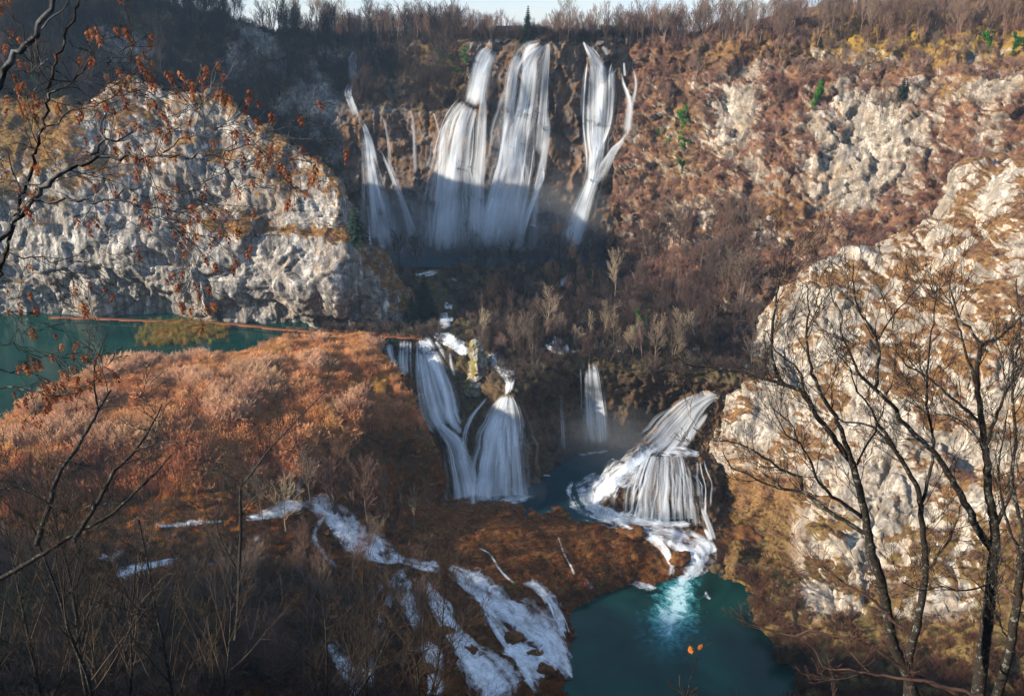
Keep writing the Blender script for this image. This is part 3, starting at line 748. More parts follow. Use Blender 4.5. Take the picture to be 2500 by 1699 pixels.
def strand(path, off=0.8, dens=0.5, step=7.0, across=None, z=None, ends=(0.15, 0.15), sm=3, mn=2, on=None, nosub=False):
    """sheet of water laid over the terrain along a path of (u, v, half width)"""
    path = np.array(path, float)
    if z is None: path[:, 2] *= 1.18
    L = np.concatenate([[0], np.cumsum(np.linalg.norm(np.diff(path[:, :2], axis=0), axis=1))])
    n = max(6, int(L[-1] / step))
    t = np.interp(np.linspace(0, L[-1], n), L, np.arange(len(path)))
    C = _cr(path, t, 0.5)
    ii = np.arange(n); r_ = np.random.default_rng(SEED[0] + 1)
    wn_ = sum(np.sin(ii * step / w_ + r_.uniform(0, 6.28)) for w_ in (11.0, 23.0, 47.0)) / 3
    wm_ = sum(np.sin(ii * step / w_ + r_.uniform(0, 6.28)) for w_ in (9.0, 19.0, 40.0)) / 3
    C[:, 0] += wm_ * (0.22 if sm == 1 else 0.03) * C[:, 2]; C[:, 2] *= 1 + (0.3 if sm == 1 else 0.08) * wn_
    tan = np.gradient(C[:, :2], axis=0); tan /= np.linalg.norm(tan, axis=1)[:, None] + 1e-9
    nrm = np.stack([-tan[:, 1], tan[:, 0]], 1)
    m = across or int(np.clip(C[:, 2].max() * 2 / 8, 4, 15))
    s = np.linspace(-1, 1, m)
    D = np.zeros((n, m)); Rr = np.zeros((n, m, 3))
    for i in range(n):
        for j in range(m):
            u = C[i, 0] + nrm[i, 0] * s[j] * C[i, 2]; v = C[i, 1] + nrm[i, 1] * s[j] * C[i, 2]
            d = ray(u, v); d = d / np.linalg.norm(d); Rr[i, j] = d
            if z is not None:
                D[i, j] = z / d[2]
            else:
                p, _ = (on or hit)(u, v)
                D[i, j] = np.linalg.norm(p) if p is not None else np.nan
    if np.isnan(D).any():
        D = np.where(np.isnan(D), np.nanmedian(D), D)
    if z is None:
        med = np.median(D, axis=1)[:, None]
        D = np.clip(D, med - 12, med + 12)
        Q = np.pad(D, mn, mode='edge')
        D0 = np.min([Q[a:a + n, b:b + m] for a in range(2 * mn + 1) for b in range(2 * mn + 1)], axis=0)
        D = smooth1(smooth1(D0, sm, 0), 2, 1) - off
    P = Rr * D[..., None]
    SEED[0] += 1
    me = new_mesh('strand', P.reshape(-1, 3), grid_faces(n, m))
    mid = P[:, m // 2]
    fv = np.concatenate([[0], np.cumsum(np.linalg.norm(np.diff(mid, axis=0), axis=1))])
    wid = np.linalg.norm(P[:, -1] - P[:, 0], axis=1)
    fu = np.tile((s + 1) / 2, (n, 1))
    tt = np.linspace(0, 1, n)
    en = np.clip(np.minimum(tt / max(ends[0], 1e-3), (1 - tt) / max(ends[1], 1e-3)), 0, 1)
    put_attr(me, 'fu', fu.ravel())
    put_attr(me, 'fm', ((fu - 0.5) * np.maximum(wid.mean(), 0.55 * wid)[:, None]).ravel())
    put_attr(me, 'fv', np.repeat(fv, m)); put_attr(me, 'ends', np.repeat(en, m))
    put_attr(me, 'seed', np.full(n * m, SEED[0] * 3.7)); put_attr(me, 'dens', np.full(n * m, dens))
    return me

fr_ = random.Random(21)
def fall(label, paths, mat, name='waterfall', cat='waterfall', group=None, **kw):
    first = paths[0]['p'][-1] if isinstance(paths[0], dict) else paths[0][-1]
    root = empty(name, (0, 0, 0), label=label, category=cat)
    if group: root['group'] = group
    for p in paths:
        k = dict(kw)
        if isinstance(p, dict):
            k.update({a: b for a, b in p.items() if a != 'p'}); pp = p['p']
        else:
            pp = p
        link('strand', strand(pp, **k), mat, root)
        q0 = np.array(pp, float)
        if q0[:, 2].max() > 9 and not k.get('nosub'):
            qh = q0.copy(); qh[:, 2] = qh[:, 2] * np.linspace(1.15, 1.6, len(qh)) + 3
            kh = dict(k); kh.update(dens=0.36, off=k.get('off', 0.8) - 0.3, across=None)
            link('strand', strand(qh, **kh), mat, root)
        wmax = q0[:, 2].max()
        if wmax > 11 and not k.get('nosub'):
            L0 = np.concatenate([[0], np.cumsum(np.linalg.norm(np.diff(q0[:, :2], axis=0), axis=1))])
            for b in range(int(np.clip(wmax / 3.2, 3, 14))):
                a0 = fr_.choice([0.0, 0.0, fr_.uniform(0, 0.6)]); a1 = min(1.0, a0 + fr_.uniform(0.35, 1.0))
                tt_ = np.interp(np.linspace(a0, a1, 7) * L0[-1], L0, np.arange(len(q0)))
                q = _cr(q0, tt_, 0.5)
                tg = np.gradient(q[:, :2], axis=0); tg /= np.linalg.norm(tg, axis=1)[:, None] + 1e-9
                sh = fr_.uniform(-0.85, 0.85)
                q[:, 0] += -tg[:, 1] * sh * q[:, 2]; q[:, 1] += tg[:, 0] * sh * q[:, 2]
                q[:, 2] = np.linspace(1.0, 1.7, 7) * fr_.choice([0.9, 1.2, 1.6, 2.4, 3.4])
                kk = dict(k); kk.update(dens=fr_.uniform(0.36, 0.70), off=k.get('off', 0.8) + 0.3, across=4, ends=(0.12, 0.25))
                link('strand', strand(q, **kk), mat, root)
    return root

# great fall, five curtains
fall('thin shaded waterfall slipping down the dark forested slope beside the great falls', [
    dict(p=[(872, 124, 5), (862, 150, 16), (866, 185, 20), (872, 210, 14)], dens=0.42),
    dict(p=[(866, 190, 8), (850, 222, 12), (858, 255, 11), (874, 290, 8), (884, 312, 7)], dens=0.42, ends=(0.3, 0.3)),
    dict(p=[(882, 298, 5), (893, 335, 13), (903, 390, 20), (914, 460, 30), (930, 540, 46), (945, 618, 60)], dens=0.62),
    dict(p=[(886, 300, 4), (898, 350, 7), (906, 420, 9), (914, 500, 12), (922, 590, 16)], dens=0.72),
    dict(p=[(926, 360, 4), (950, 410, 6), (972, 465, 8), (995, 530, 10), (1018, 600, 16)], dens=0.6)], M_FALL, off=1.2, group='curtains of the great waterfall')
fall('hair-thin threads of water on the dark concave wall', [
    dict(p=[(914, 266, 3), (912, 290, 4)], dens=0.45), dict(p=[(930, 272, 4), (944, 320, 5), (952, 380, 6), (955, 440, 7)], dens=0.42),
    dict(p=[(998, 260, 3), (1008, 290, 5), (1012, 350, 6), (1014, 430, 7)], dens=0.40),
    dict(p=[(1057, 272, 2.5), (1066, 300, 3), (1074, 330, 4)], dens=0.6), dict(p=[(1044, 480, 3), (1048, 540, 4), (1052, 615, 5)], dens=0.55)], M_FALL, off=1.0, group='curtains of the great waterfall')
fall('white waterfall widening over a step beneath the ivy covered rim', [
    dict(p=[(1207, 116, 10), (1190, 135, 24), (1178, 165, 24), (1170, 205, 26), (1164, 240, 28), (1158, 262, 34)], dens=0.82),
    dict(p=[(1196, 128, 12), (1180, 165, 14), (1172, 215, 14), (1164, 255, 16)], dens=0.95),
    dict(p=[(1150, 250, 34), (1128, 290, 48), (1112, 350, 56), (1102, 430, 66), (1094, 520, 78), (1088, 622, 88)], dens=0.58, ends=(0.05, 0.12)),
    dict(p=[(1182, 232, 6), (1178, 280, 12), (1172, 370, 16), (1164, 480, 20), (1158, 622, 26)], dens=0.72, ends=(0.05, 0.12)),
    dict(p=[(1138, 255, 8), (1126, 300, 14), (1112, 370, 18), (1098, 470, 22), (1088, 622, 26)], dens=0.80, ends=(0.05, 0.12)),
    dict(p=[(1114, 277, 2.5), (1098, 295, 3), (1083, 314, 4), (1080, 360, 8), (1077, 440, 12), (1073, 530, 16), (1070, 618, 20)], dens=0.66),
    dict(p=[(1066, 545, 3), (1072, 570, 10), (1070, 618, 10)], dens=0.7)], M_FALL, off=1.6, group='curtains of the great waterfall')
fall('broadest brilliant white waterfall below the spruce and hut', [
    dict(p=[(1338, 102, 8), (1318, 118, 26), (1296, 145, 42), (1284, 200, 50), (1272, 270, 55), (1258, 340, 58), (1248, 410, 60), (1232, 480, 62), (1214, 550, 66), (1200, 622, 70)], dens=0.52, ends=(0.04, 0.1)),
    dict(p=[(1322, 112, 14), (1298, 128, 20), (1290, 160, 16), (1284, 220, 15), (1272, 280, 16), (1264, 340, 18), (1262, 390, 22), (1262, 430, 32), (1246, 500, 44), (1226, 565, 54), (1208, 622, 58)], dens=0.86, ends=(0.04, 0.1)),
    dict(p=[(1278, 134, 8), (1258, 152, 14), (1248, 220, 14), (1240, 310, 14), (1234, 380, 16), (1216, 440, 14), (1202, 520, 18), (1190, 622, 24)], dens=0.74, ends=(0.04, 0.1)),
    dict(p=[(1340, 102, 6), (1336, 130, 10), (1330, 200, 13), (1324, 280, 16), (1318, 350, 18), (1318, 400, 16)], dens=0.68, ends=(0.04, 0.15)),
    dict(p=[(1320, 395, 6), (1322, 430, 9), (1308, 470, 7), (1288, 520, 9), (1270, 580, 12), (1262, 622, 16)], dens=0.74),
    dict(p=[(1308, 110, 6), (1306, 150, 8), (1304, 220, 9), (1294, 290, 10), (1288, 360, 11)], dens=0.75),
    dict(p=[(1336, 262, 5), (1338, 300, 9), (1334, 350, 10), (1324, 410, 12), (1312, 450, 8), (1308, 520, 7), (1304, 590, 7)], dens=0.6),
    dict(p=[(1236, 400, 8), (1222, 430, 12), (1206, 500, 10), (1192, 570, 12), (1184, 622, 16)], dens=0.72)], M_FALL, off=1.6, group='curtains of the great waterfall')
fall('sunlit waterfall splitting over a ledge beside the reddish hillside', [
    dict(p=[(1424, 98, 2), (1436, 116, 9), (1450, 138, 15), (1462, 165, 20), (1464, 190, 20)], dens=0.66, ends=(0.25, 0.3)),
    dict(p=[(1446, 150, 18), (1450, 200, 32), (1450, 270, 38), (1448, 330, 34), (1452, 370, 30), (1448, 410, 24), (1438, 460, 22), (1418, 510, 26), (1400, 565, 32), (1388, 624, 36)], dens=0.60, ends=(0.04, 0.1)),
    dict(p=[(1468, 150, 10), (1468, 200, 15), (1466, 260, 17), (1462, 320, 17), (1458, 360, 18), (1448, 400, 18), (1444, 440, 16), (1426, 490, 18), (1408, 545, 22), (1392, 620, 26)], dens=0.90, ends=(0.04, 0.1)),
    dict(p=[(1500, 148, 8), (1496, 180, 12), (1496, 240, 13), (1490, 300, 11), (1476, 340, 9), (1460, 370, 9)], dens=0.62),
    dict(p=[(1434, 250, 5), (1436, 300, 7), (1438, 340, 8), (1448, 362, 8)], dens=0.6),
    dict(p=[(1506, 142, 2), (1516, 172, 4), (1524, 205, 4), (1534, 230, 6), (1540, 258, 9), (1536, 295, 10), (1530, 330, 8), (1516, 352, 6)], dens=0.62, ends=(0.3, 0.2)),
    dict(p=[(1530, 146, 2), (1546, 172, 4), (1552, 205, 5), (1548, 235, 5), (1542, 262, 6), (1538, 290, 6)], dens=0.55, ends=(0.35, 0.35)),
    dict(p=[(1523, 150, 3), (1526, 190, 4)], dens=0.6),
    dict(p=[(1532, 318, 5), (1518, 345, 6), (1500, 364, 10), (1482, 392, 14), (1464, 425, 15), (1444, 460, 14), (1424, 500, 14)], dens=0.6, ends=(0.15, 0.35)),
    dict(p=[(1468, 112, 4), (1478, 122, 8), (1486, 138, 8)], dens=0.5)], M_FALL, off=1.5, group='curtains of the great waterfall')
# falls from the lake into the plunge pool
fall('white cascade pouring off the lake edge under the boardwalk', [
    dict(p=[(902, 832, 4), (914, 850, 5), (924, 862, 4)], dens=0.6),
    dict(p=[(948, 828, 10), (950, 855, 9), (958, 880, 6), (972, 898, 7)], dens=0.72), dict(p=[(938, 828, 4), (938, 850, 5), (944, 868, 5)], dens=0.6),
    dict(p=[(988, 826, 12), (986, 860, 13), (986, 890, 13), (992, 918, 9)], dens=0.70),
    dict(p=[(1002, 828, 4), (1002, 870, 4), (1004, 920, 4)], dens=0.45),
    dict(p=[(1030, 824, 18), (1040, 860, 30), (1050, 910, 38), (1062, 960, 42), (1080, 1010, 44), (1098, 1040, 36)], dens=0.74, ends=(0.04, 0.08)),
    dict(p=[(1030, 825, 12), (1050, 860, 16), (1074, 910, 14), (1094, 960, 14), (1104, 1010, 16), (1120, 1050, 14)], dens=0.92, ends=(0.04, 0.08)),
    dict(p=[(1062, 830, 5), (1078, 855, 7), (1090, 880, 6)], dens=0.55), dict(p=[(1098, 858, 4), (1102, 890, 5), (1112, 920, 6)], dens=0.55),
    dict(p=[(1058, 985, 8), (1062, 1020, 10), (1082, 1050, 14), (1108, 1080, 20), (1122, 1120, 26), (1136, 1170, 32), (1148, 1218, 42)], dens=0.84, ends=(0.08, 0.05)),
    dict(p=[(1084, 1012, 10), (1108, 1034, 12), (1128, 1060, 10)], dens=0.8)], M_NEARFALL, off=0.9, group='falls into the plunge pool')
fall('fan of white water spreading below the narrow stream by the rock pinnacle', [
    dict(p=[(1238, 960, 10), (1236, 985, 32), (1232, 1020, 50), (1226, 1070, 60), (1222, 1130, 68), (1222, 1218, 78)], dens=0.66, ends=(0.06, 0.05)),
    dict(p=[(1236, 962, 8), (1224, 1000, 14), (1206, 1050, 16), (1190, 1110, 20), (1180, 1170, 22), (1172, 1218, 26)], dens=0.78, ends=(0.06, 0.05)),
    dict(p=[(1242, 965, 8), (1246, 1010, 14), (1252, 1060, 16), (1258, 1120, 18), (1262, 1170, 18), (1264, 1218, 20)], dens=0.76, ends=(0.06, 0.05)),
    dict(p=[(1192, 966, 3), (1178, 986, 6), (1158, 1010, 8), (1142, 1042, 10), (1134, 1085, 12), (1130, 1140, 16), (1132, 1190, 20)], dens=0.55, ends=(0.4, 0.3)),
    dict(p=[(1218, 1000, 6), (1208, 1030, 8), (1220, 1060, 8), (1226, 1120, 10), (1226, 1210, 12)], dens=0.85),
    dict(p=[(1262, 985, 4), (1272, 1010, 5), (1280, 1050, 6)], dens=0.5)], M_NEARFALL, off=0.9, group='falls into the plunge pool')
fall('single thin thread of water on the dark wall behind the plunge pool', [dict(p=[(1368, 893, 3), (1369, 940, 5), (1372, 1010, 7), (1378, 1112, 9)], dens=0.52)], M_NEARFALL, off=1.0, group='falls into the plunge pool')
fall('veil of water hanging down the dark wall behind the plunge pool', [
    dict(p=[(1442, 880, 12), (1446, 920, 19), (1452, 1000, 25), (1458, 1098, 30)], dens=0.55), dict(p=[(1434, 890, 5), (1436, 940, 8), (1442, 1020, 10), (1446, 1095, 12)], dens=0.66),
    dict(p=[(1452, 880, 5), (1462, 930, 7), (1470, 1010, 8), (1474, 1095, 10)], dens=0.6), dict(p=[(1417, 893, 2.5), (1419, 960, 3), (1420, 1010, 4)], dens=0.4)], M_NEARFALL, off=1.2, group='falls into the plunge pool')
# sunlit cascade over the tufa dome
dome = [dict(p=[(1752, 962, 12), (1718, 976, 22), (1686, 1000, 36), (1652, 1040, 48), (1622, 1078, 54), (1590, 1112, 54), (1560, 1135, 46)], dens=0.64, ends=(0.0, 0.3), on=dome_hit, across=15),
        dict(p=[(1730, 1005, 5), (1712, 1030, 8), (1695, 1052, 9), (1676, 1082, 9), (1660, 1102, 10)], dens=0.8, on=dome_hit),
        
        dict(p=[(1620, 1110, 66), (1618, 1150, 88), (1612, 1200, 100), (1612, 1250, 106), (1614, 1284, 108)], dens=0.42, off=0.45, across=17, ends=(0.02, 0.1))]
rr = random.Random(5)
for k in range(18):
    f = (k + rr.uniform(-0.9, 0.9)) / 17
    a = 1535 + 190 * f + rr.uniform(-6, 6); b = 1500 + 240 * f; c = 1488 + 255 * f + rr.uniform(-8, 8); w = rr.choice([1.6, 2.2, 2.8, 4.5])
    v0 = 1120 + rr.uniform(-8, 30); v1 = 1276 - 90 * (f - 0.5) ** 2 - rr.choice([0, 0, 10, 45])
    dome.append(dict(p=[(a, v0, w * 0.8), (a + (b - a) * 0.4, v0 + (v1 - v0) * 0.25, w), (b + rr.uniform(-4, 4), v0 + (v1 - v0) * 0.5, w * 0.9), ((b + c) / 2, v0 + (v1 - v0) * 0.75, w * 1.1), (c, v1, w * 1.5)], dens=rr.uniform(0.5, 0.8), off=0.4, sm=2, mn=1))
dome += [dict(p=[(1712, 1235, 5), (1722, 1262, 7), (1736, 1300, 8), (1742, 1325, 9)], dens=0.8), dict(p=[(1670, 1268, 6), (1660, 1290, 8)], dens=0.6)]
fall('sunlit cascade spreading over a rounded tufa dome by the pale outcrop', dome, M_NEARFALL, off=0.6)
# rapids, streams and churned water at the feet of the falls
def stream(paths, z=None, off=0.25, name='rapids', mat=None):
    root = empty(name, kind='structure')
    for p in paths:
        k = dict(dens=0.62, off=off, z=z, sm=1, mn=1); k.update({a: b for a, b in p.items() if a != 'p'})
        link('white_water', strand(p['p'], **k), mat or M_RAPID, root)
        pp = np.array(p['p'], float)
        if z is None and pp[:, 2].max() > 16:
            for b in range(int(min(7, 2 + pp[:, 2].max() / 9))):
                q = pp.copy(); sh = rr.uniform(-0.8, 0.8)
                q[:, 0] += sh * pp[:, 2] * 0.7 + np.array([rr.uniform(-5, 5) for _ in q]); q[:, 1] -= sh * pp[:, 2] * 0.6 + np.array([rr.uniform(-4, 4) for _ in q])
                q[:, 2] *= rr.uniform(0.18, 0.4)
                i0 = rr.randrange(0, max(1, len(q) - 3)); q = q[i0:]
                kk = dict(k); kk['dens'] = k['dens'] + rr.uniform(-0.12, 0.1); kk['off'] = k['off'] + 0.15
                link('white_water', strand(q, **kk), mat or M_RAPID, root)
    return root
stream([dict(p=[(1060, 1222, 12), (1130, 1226, 22), (1200, 1226, 26), (1270, 1216, 22), (1310, 1208, 10)], dens=0.78),
        dict(p=[(1420, 1196, 18), (1450, 1230, 40), (1490, 1262, 26), (1540, 1282, 14)], dens=0.86), dict(p=[(1520, 1150, 10), (1480, 1172, 26), (1440, 1192, 34), (1405, 1204, 20)], dens=0.72), dict(p=[(1470, 1150, 6), (1430, 1170, 16), (1400, 1188, 10)], dens=0.6), dict(p=[(1400, 1168, 5), (1388, 1200, 12), (1402, 1236, 14), (1440, 1262, 10)], dens=0.55), dict(p=[(1460, 1180, 20), (1440, 1215, 30), (1455, 1250, 24), (1510, 1272, 14)], dens=0.76),
        dict(p=[(1360, 1118, 3), (1385, 1114, 8), (1400, 1108, 4)], dens=0.6), dict(p=[(1410, 1112, 4), (1450, 1104, 9), (1490, 1100, 6)], dens=0.72),
        dict(p=[(1312, 1162, 3), (1330, 1160, 5), (1348, 1162, 3)], dens=0.7), dict(p=[(1420, 1265, 5), (1480, 1285, 7), (1530, 1290, 4)], dens=0.5), dict(p=[(1480, 1250, 8), (1540, 1268, 12), (1610, 1276, 12), (1690, 1280, 10)], dens=0.8), dict(p=[(1392, 1180, 4), (1402, 1215, 6), (1420, 1250, 5)], dens=0.4)], z=PLUNGE_Z + 0.06, name='churned_water')
stream([dict(p=[(1640, 1066, 16), (1604, 1092, 30), (1564, 1118, 40), (1520, 1152, 44), (1480, 1196, 42), (1452, 1240, 34)], dens=0.78, ends=(0.3, 0.2), off=0.5), dict(p=[(1620, 1100, 20), (1660, 1104, 16), (1710, 1110, 8)], dens=0.6, off=0.5),
        dict(p=[(1470, 1240, 16), (1530, 1272, 22), (1590, 1288, 32), (1650, 1304, 38), (1700, 1332, 40), (1712, 1362, 38), (1690, 1395, 34), (1662, 1430, 30)], dens=0.70, ends=(0.05, 0.12)),
        dict(p=[(1545, 1298, 8), (1590, 1310, 16), (1625, 1345, 14), (1640, 1380, 12), (1635, 1420, 14)], dens=0.78), dict(p=[(1670, 1345, 8), (1690, 1375, 8), (1680, 1400, 8)], dens=0.6),
        dict(p=[(1700, 1320, 10), (1735, 1335, 14), (1745, 1350, 8)], dens=0.7), dict(p=[(1720, 1290, 6), (1735, 1320, 8)], dens=0.7),
        dict(p=[(1360, 1300, 2), (1368, 1325, 3), (1378, 1350, 4), (1395, 1385, 5), (1404, 1410, 4)], dens=0.5), dict(p=[(1428, 1408, 3), (1440, 1425, 6), (1450, 1440, 8)], dens=0.55)])
stream([dict(p=[(742, 1160, 6), (728, 1185, 9), (735, 1205, 12)], dens=0.7), dict(p=[(735, 1225, 20), (790, 1235, 34), (840, 1275, 44), (885, 1320, 46), (935, 1352, 32), (985, 1362, 18)], dens=0.84),
        dict(p=[(745, 1232, 14), (690, 1240, 20), (640, 1258, 16), (600, 1262, 8)], dens=0.8), dict(p=[(560, 1270, 8), (470, 1276, 10), (400, 1282, 9), (370, 1268, 8)], dens=0.7),
        dict(p=[(300, 1340, 24), (270, 1362, 14), (245, 1352, 10)], dens=0.66), dict(p=[(430, 1366, 10), (370, 1380, 16), (310, 1395, 22), (275, 1415, 16)], dens=0.7),
        dict(p=[(610, 1340, 14), (640, 1370, 8)], dens=0.5), dict(p=[(560, 1360, 10), (500, 1380, 8)], dens=0.45)], name='marsh_stream')
stream([dict(p=[(1068, 1378, 14), (1110, 1392, 30), (1170, 1430, 44), (1230, 1476, 48), (1290, 1520, 52), (1345, 1560, 46), (1375, 1610, 36), (1400, 1660, 26)], dens=0.70),
        dict(p=[(1270, 1424, 8), (1310, 1430, 16), (1342, 1462, 20), (1366, 1510, 18), (1386, 1556, 14)], dens=0.82),
        dict(p=[(960, 1400, 26), (985, 1440, 30), (1000, 1490, 22), (1030, 1530, 18)], dens=0.74), dict(p=[(1070, 1440, 18), (1088, 1490, 24), (1110, 1550, 28), (1150, 1600, 40), (1200, 1650, 66), (1230, 1710, 86)], dens=0.68),
        dict(p=[(1230, 1580, 24), (1300, 1600, 34), (1360, 1640, 30)], dens=0.7), dict(p=[(800, 1560, 22), (830, 1600, 28), (860, 1660, 34), (870, 1720, 36)], dens=0.7),
        dict(p=[(1160, 1332, 2), (1195, 1352, 5), (1215, 1380, 6), (1235, 1408, 6), (1262, 1428, 5)], dens=0.5), dict(p=[(1040, 1560, 24), (1060, 1620, 26), (1060, 1700, 30)], dens=0.7), dict(p=[(930, 1420, 14), (900, 1480, 12)], dens=0.5), dict(p=[(940, 1345, 16), (1000, 1370, 18), (1075, 1385, 18)], dens=0.75), dict(p=[(1010, 1375, 16), (965, 1425, 22), (945, 1480, 18), (925, 1540, 20), (905, 1600, 26), (890, 1700, 30)], dens=0.68), dict(p=[(1030, 1395, 10), (1050, 1440, 18), (1080, 1500, 22), (1120, 1560, 24), (1180, 1600, 30)], dens=0.72), dict(p=[(1180, 1480, 20), (1220, 1540, 24), (1270, 1600, 30), (1320, 1680, 34)], dens=0.66), dict(p=[(800, 1250, 10), (770, 1300, 12), (790, 1350, 14), (830, 1390, 12)], dens=0.62), dict(p=[(640, 1300, 10), (610, 1330, 14), (625, 1380, 10)], dens=0.5)], name='foaming_cascade')
stream([dict(p=[(1058, 812, 8), (1085, 822, 20), (1115, 842, 24), (1145, 862, 18)], dens=0.78), dict(p=[(1190, 856, 12), (1212, 878, 20), (1228, 905, 22), (1244, 920, 20), (1244, 945, 12), (1238, 968, 12)], dens=0.8),
        dict(p=[(1072, 788, 24), (1100, 782, 20)], dens=0.62), dict(p=[(1085, 745, 14), (1105, 750, 8)], dens=0.6), dict(p=[(1010, 672, 6), (1050, 668, 9), (1072, 662, 5)], dens=0.66), dict(p=[(1100, 682, 8), (1116, 684, 4)], dens=0.5),
        dict(p=[(1340, 830, 26), (1365, 850, 22), (1390, 862, 10)], dens=0.6), dict(p=[(1390, 858, 5), (1430, 856, 8)], dens=0.6), dict(p=[(1405, 760, 8), (1425, 770, 10)], dens=0.5), dict(p=[(1505, 856, 5), (1525, 858, 6)], dens=0.5), dict(p=[(1690, 850, 8), (1710, 852, 9)], dens=0.5),
        dict(p=[(1380, 680, 18), (1370, 700, 14)], dens=0.55)], name='upper_stream')
stream([dict(p=[(1518, 1418, 3), (1550, 1424, 12), (1580, 1430, 17), (1606, 1438, 8)], dens=0.66), dict(p=[(1720, 1440, 3), (1728, 1456, 8), (1738, 1462, 4)], dens=0.5), dict(p=[(1430, 1428, 5), (1455, 1434, 4)], dens=0.5)], z=POOL_Z + 0.06, name='floating_foam')
# ------------------------------------------------------------------ plants: shapes
def tubes(branches, sides=3, cap=False):
    """one mesh from tapering tubes; branches = [(pts (n,3), radii (n,))]"""
    V, F, o = [], [], 0
    for pts, rad in branches:
        pts = np.asarray(pts, float); rad = np.asarray(rad, float)
        n = len(pts)
        t = np.gradient(pts, axis=0); t /= np.linalg.norm(t, axis=1)[:, None] + 1e-9
        ref = np.array([0.31, 0.17, 0.93]) if abs(t[0, 2]) < 0.8 else np.array([0.93, 0.2, 0.3])
        a = np.cross(t, ref); a /= np.linalg.norm(a, axis=1)[:, None] + 1e-9
        b = np.cross(t, a)
        k = sides if rad[0] > 0.03 or sides <= 3 else 3
        ang = np.arange(k) * 2 * math.pi / k
        ring = pts[:, None] + rad[:, None, None] * (np.cos(ang)[None, :, None] * a[:, None] + np.sin(ang)[None, :, None] * b[:, None])
        V.append(ring.reshape(-1, 3))
        i = np.arange(n * k).reshape(n, k)
        j = np.roll(i, -1, axis=1)
        F.append(np.stack([i[:-1], j[:-1], j[1:], i[1:]], -1).reshape(-1, 4) + o)
        o += n * k
    return np.concatenate(V), np.concatenate(F)

def tube_mesh(name, branches, sides=3):
    v, f = tubes(branches, sides)
    return new_mesh(name, v, f)

def unit(v): return v / (np.linalg.norm(v) + 1e-9)

def rot_about(d, axis, ang):
    axis = unit(axis)
    return d * math.cos(ang) + np.cross(axis, d) * math.sin(ang) + axis * np.dot(axis, d) * (1 - math.cos(ang))

def grow(r, start, d, length, radius, level, out, kids, rmin=0.02, wob=0.16, up=0.10, angs=(0.5, 0.9), shrink=(0.45, 0.75), nseg=5, first=0.25, lv=0):
    pts = [np.array(start, float)]; rad = [radius]; d = unit(np.array(d, float))
    for i in range(nseg):
        d = unit(d + r.normal(size=3) * wob + np.array([0, 0, up]))
        pts.append(pts[-1] + d * length / nseg)
        rad.append(max(rmin, radius * (1 - 0.82 * (i + 1) / nseg)))
    out[lv].append((np.array(pts), np.array(rad)))
    if level == 0: return
    n = kids[lv]
    for k in range(n):
        t = first + (1 - first) * (k + r.random()) / n
        x = t * nseg; i = min(int(x), nseg - 1); f = x - i
        p = pts[i] * (1 - f) + pts[i + 1] * f
        dd = unit(pts[i + 1] - pts[i])
        ax = np.cross(dd, r.normal(size=3))
        c = rot_about(dd, ax, r.uniform(*angs))
        grow(r, p, c, length * r.uniform(*shrink) * (1.15 - 0.55 * t), max(rmin, rad[i] * 0.55), level - 1, out, kids, rmin, wob * 1.15, up, angs, shrink, max(3, nseg - 1), 0.15, lv + 1)

def bare_tree_meshes(seed, h, tr=0.16, kids=(12, 6, 4), levels=3, rmin=0.022, up=0.1, angs=(0.45, 0.85), shrink=(0.38, 0.62), first=0.3, stems=1, lean=0.05):
    r = np.random.default_rng(seed)
    out = [[] for _ in range(5)]
    for s in range(stems):
        d = np.array([r.normal() * (lean + 0.12 * (stems > 1)), r.normal() * (lean + 0.12 * (stems > 1)), 1.0])
        grow(r, (r.normal() * 0.1 * (stems > 1), r.normal() * 0.1 * (stems > 1), -0.4), d, h * r.uniform(0.85, 1.0), tr, levels, out, kids, rmin, 0.05 if stems == 1 else 0.08, up, angs, shrink, 7, first)
    trunk = tube_mesh('trunk', out[0], 6)
    crown = tube_mesh('crown', [b for l in out[1:] for b in l], 3)
    return trunk, crown

def shrub_mesh(seed, h, stems=9, kids=(6, 4), rmin=0.02, spread=0.55, wob=0.12, lv=2):
    r = np.random.default_rng(seed)
    out = [[] for _ in range(4)]
    for s in range(stems):
        d = np.array([r.normal() * spread, r.normal() * spread, 1.0])
        grow(r, r.normal(size=3) * np.array([0.18, 0.18, 0]) * h / 3 + np.array([0, 0, -0.2]), d, h * r.uniform(0.6, 1.0), 0.045 * h / 3, lv, out, kids, rmin, wob, 0.06, (0.35, 0.75), (0.35, 0.6), 4, 0.3)
    return tube_mesh('shrub', [b for l in out for b in l], 3)

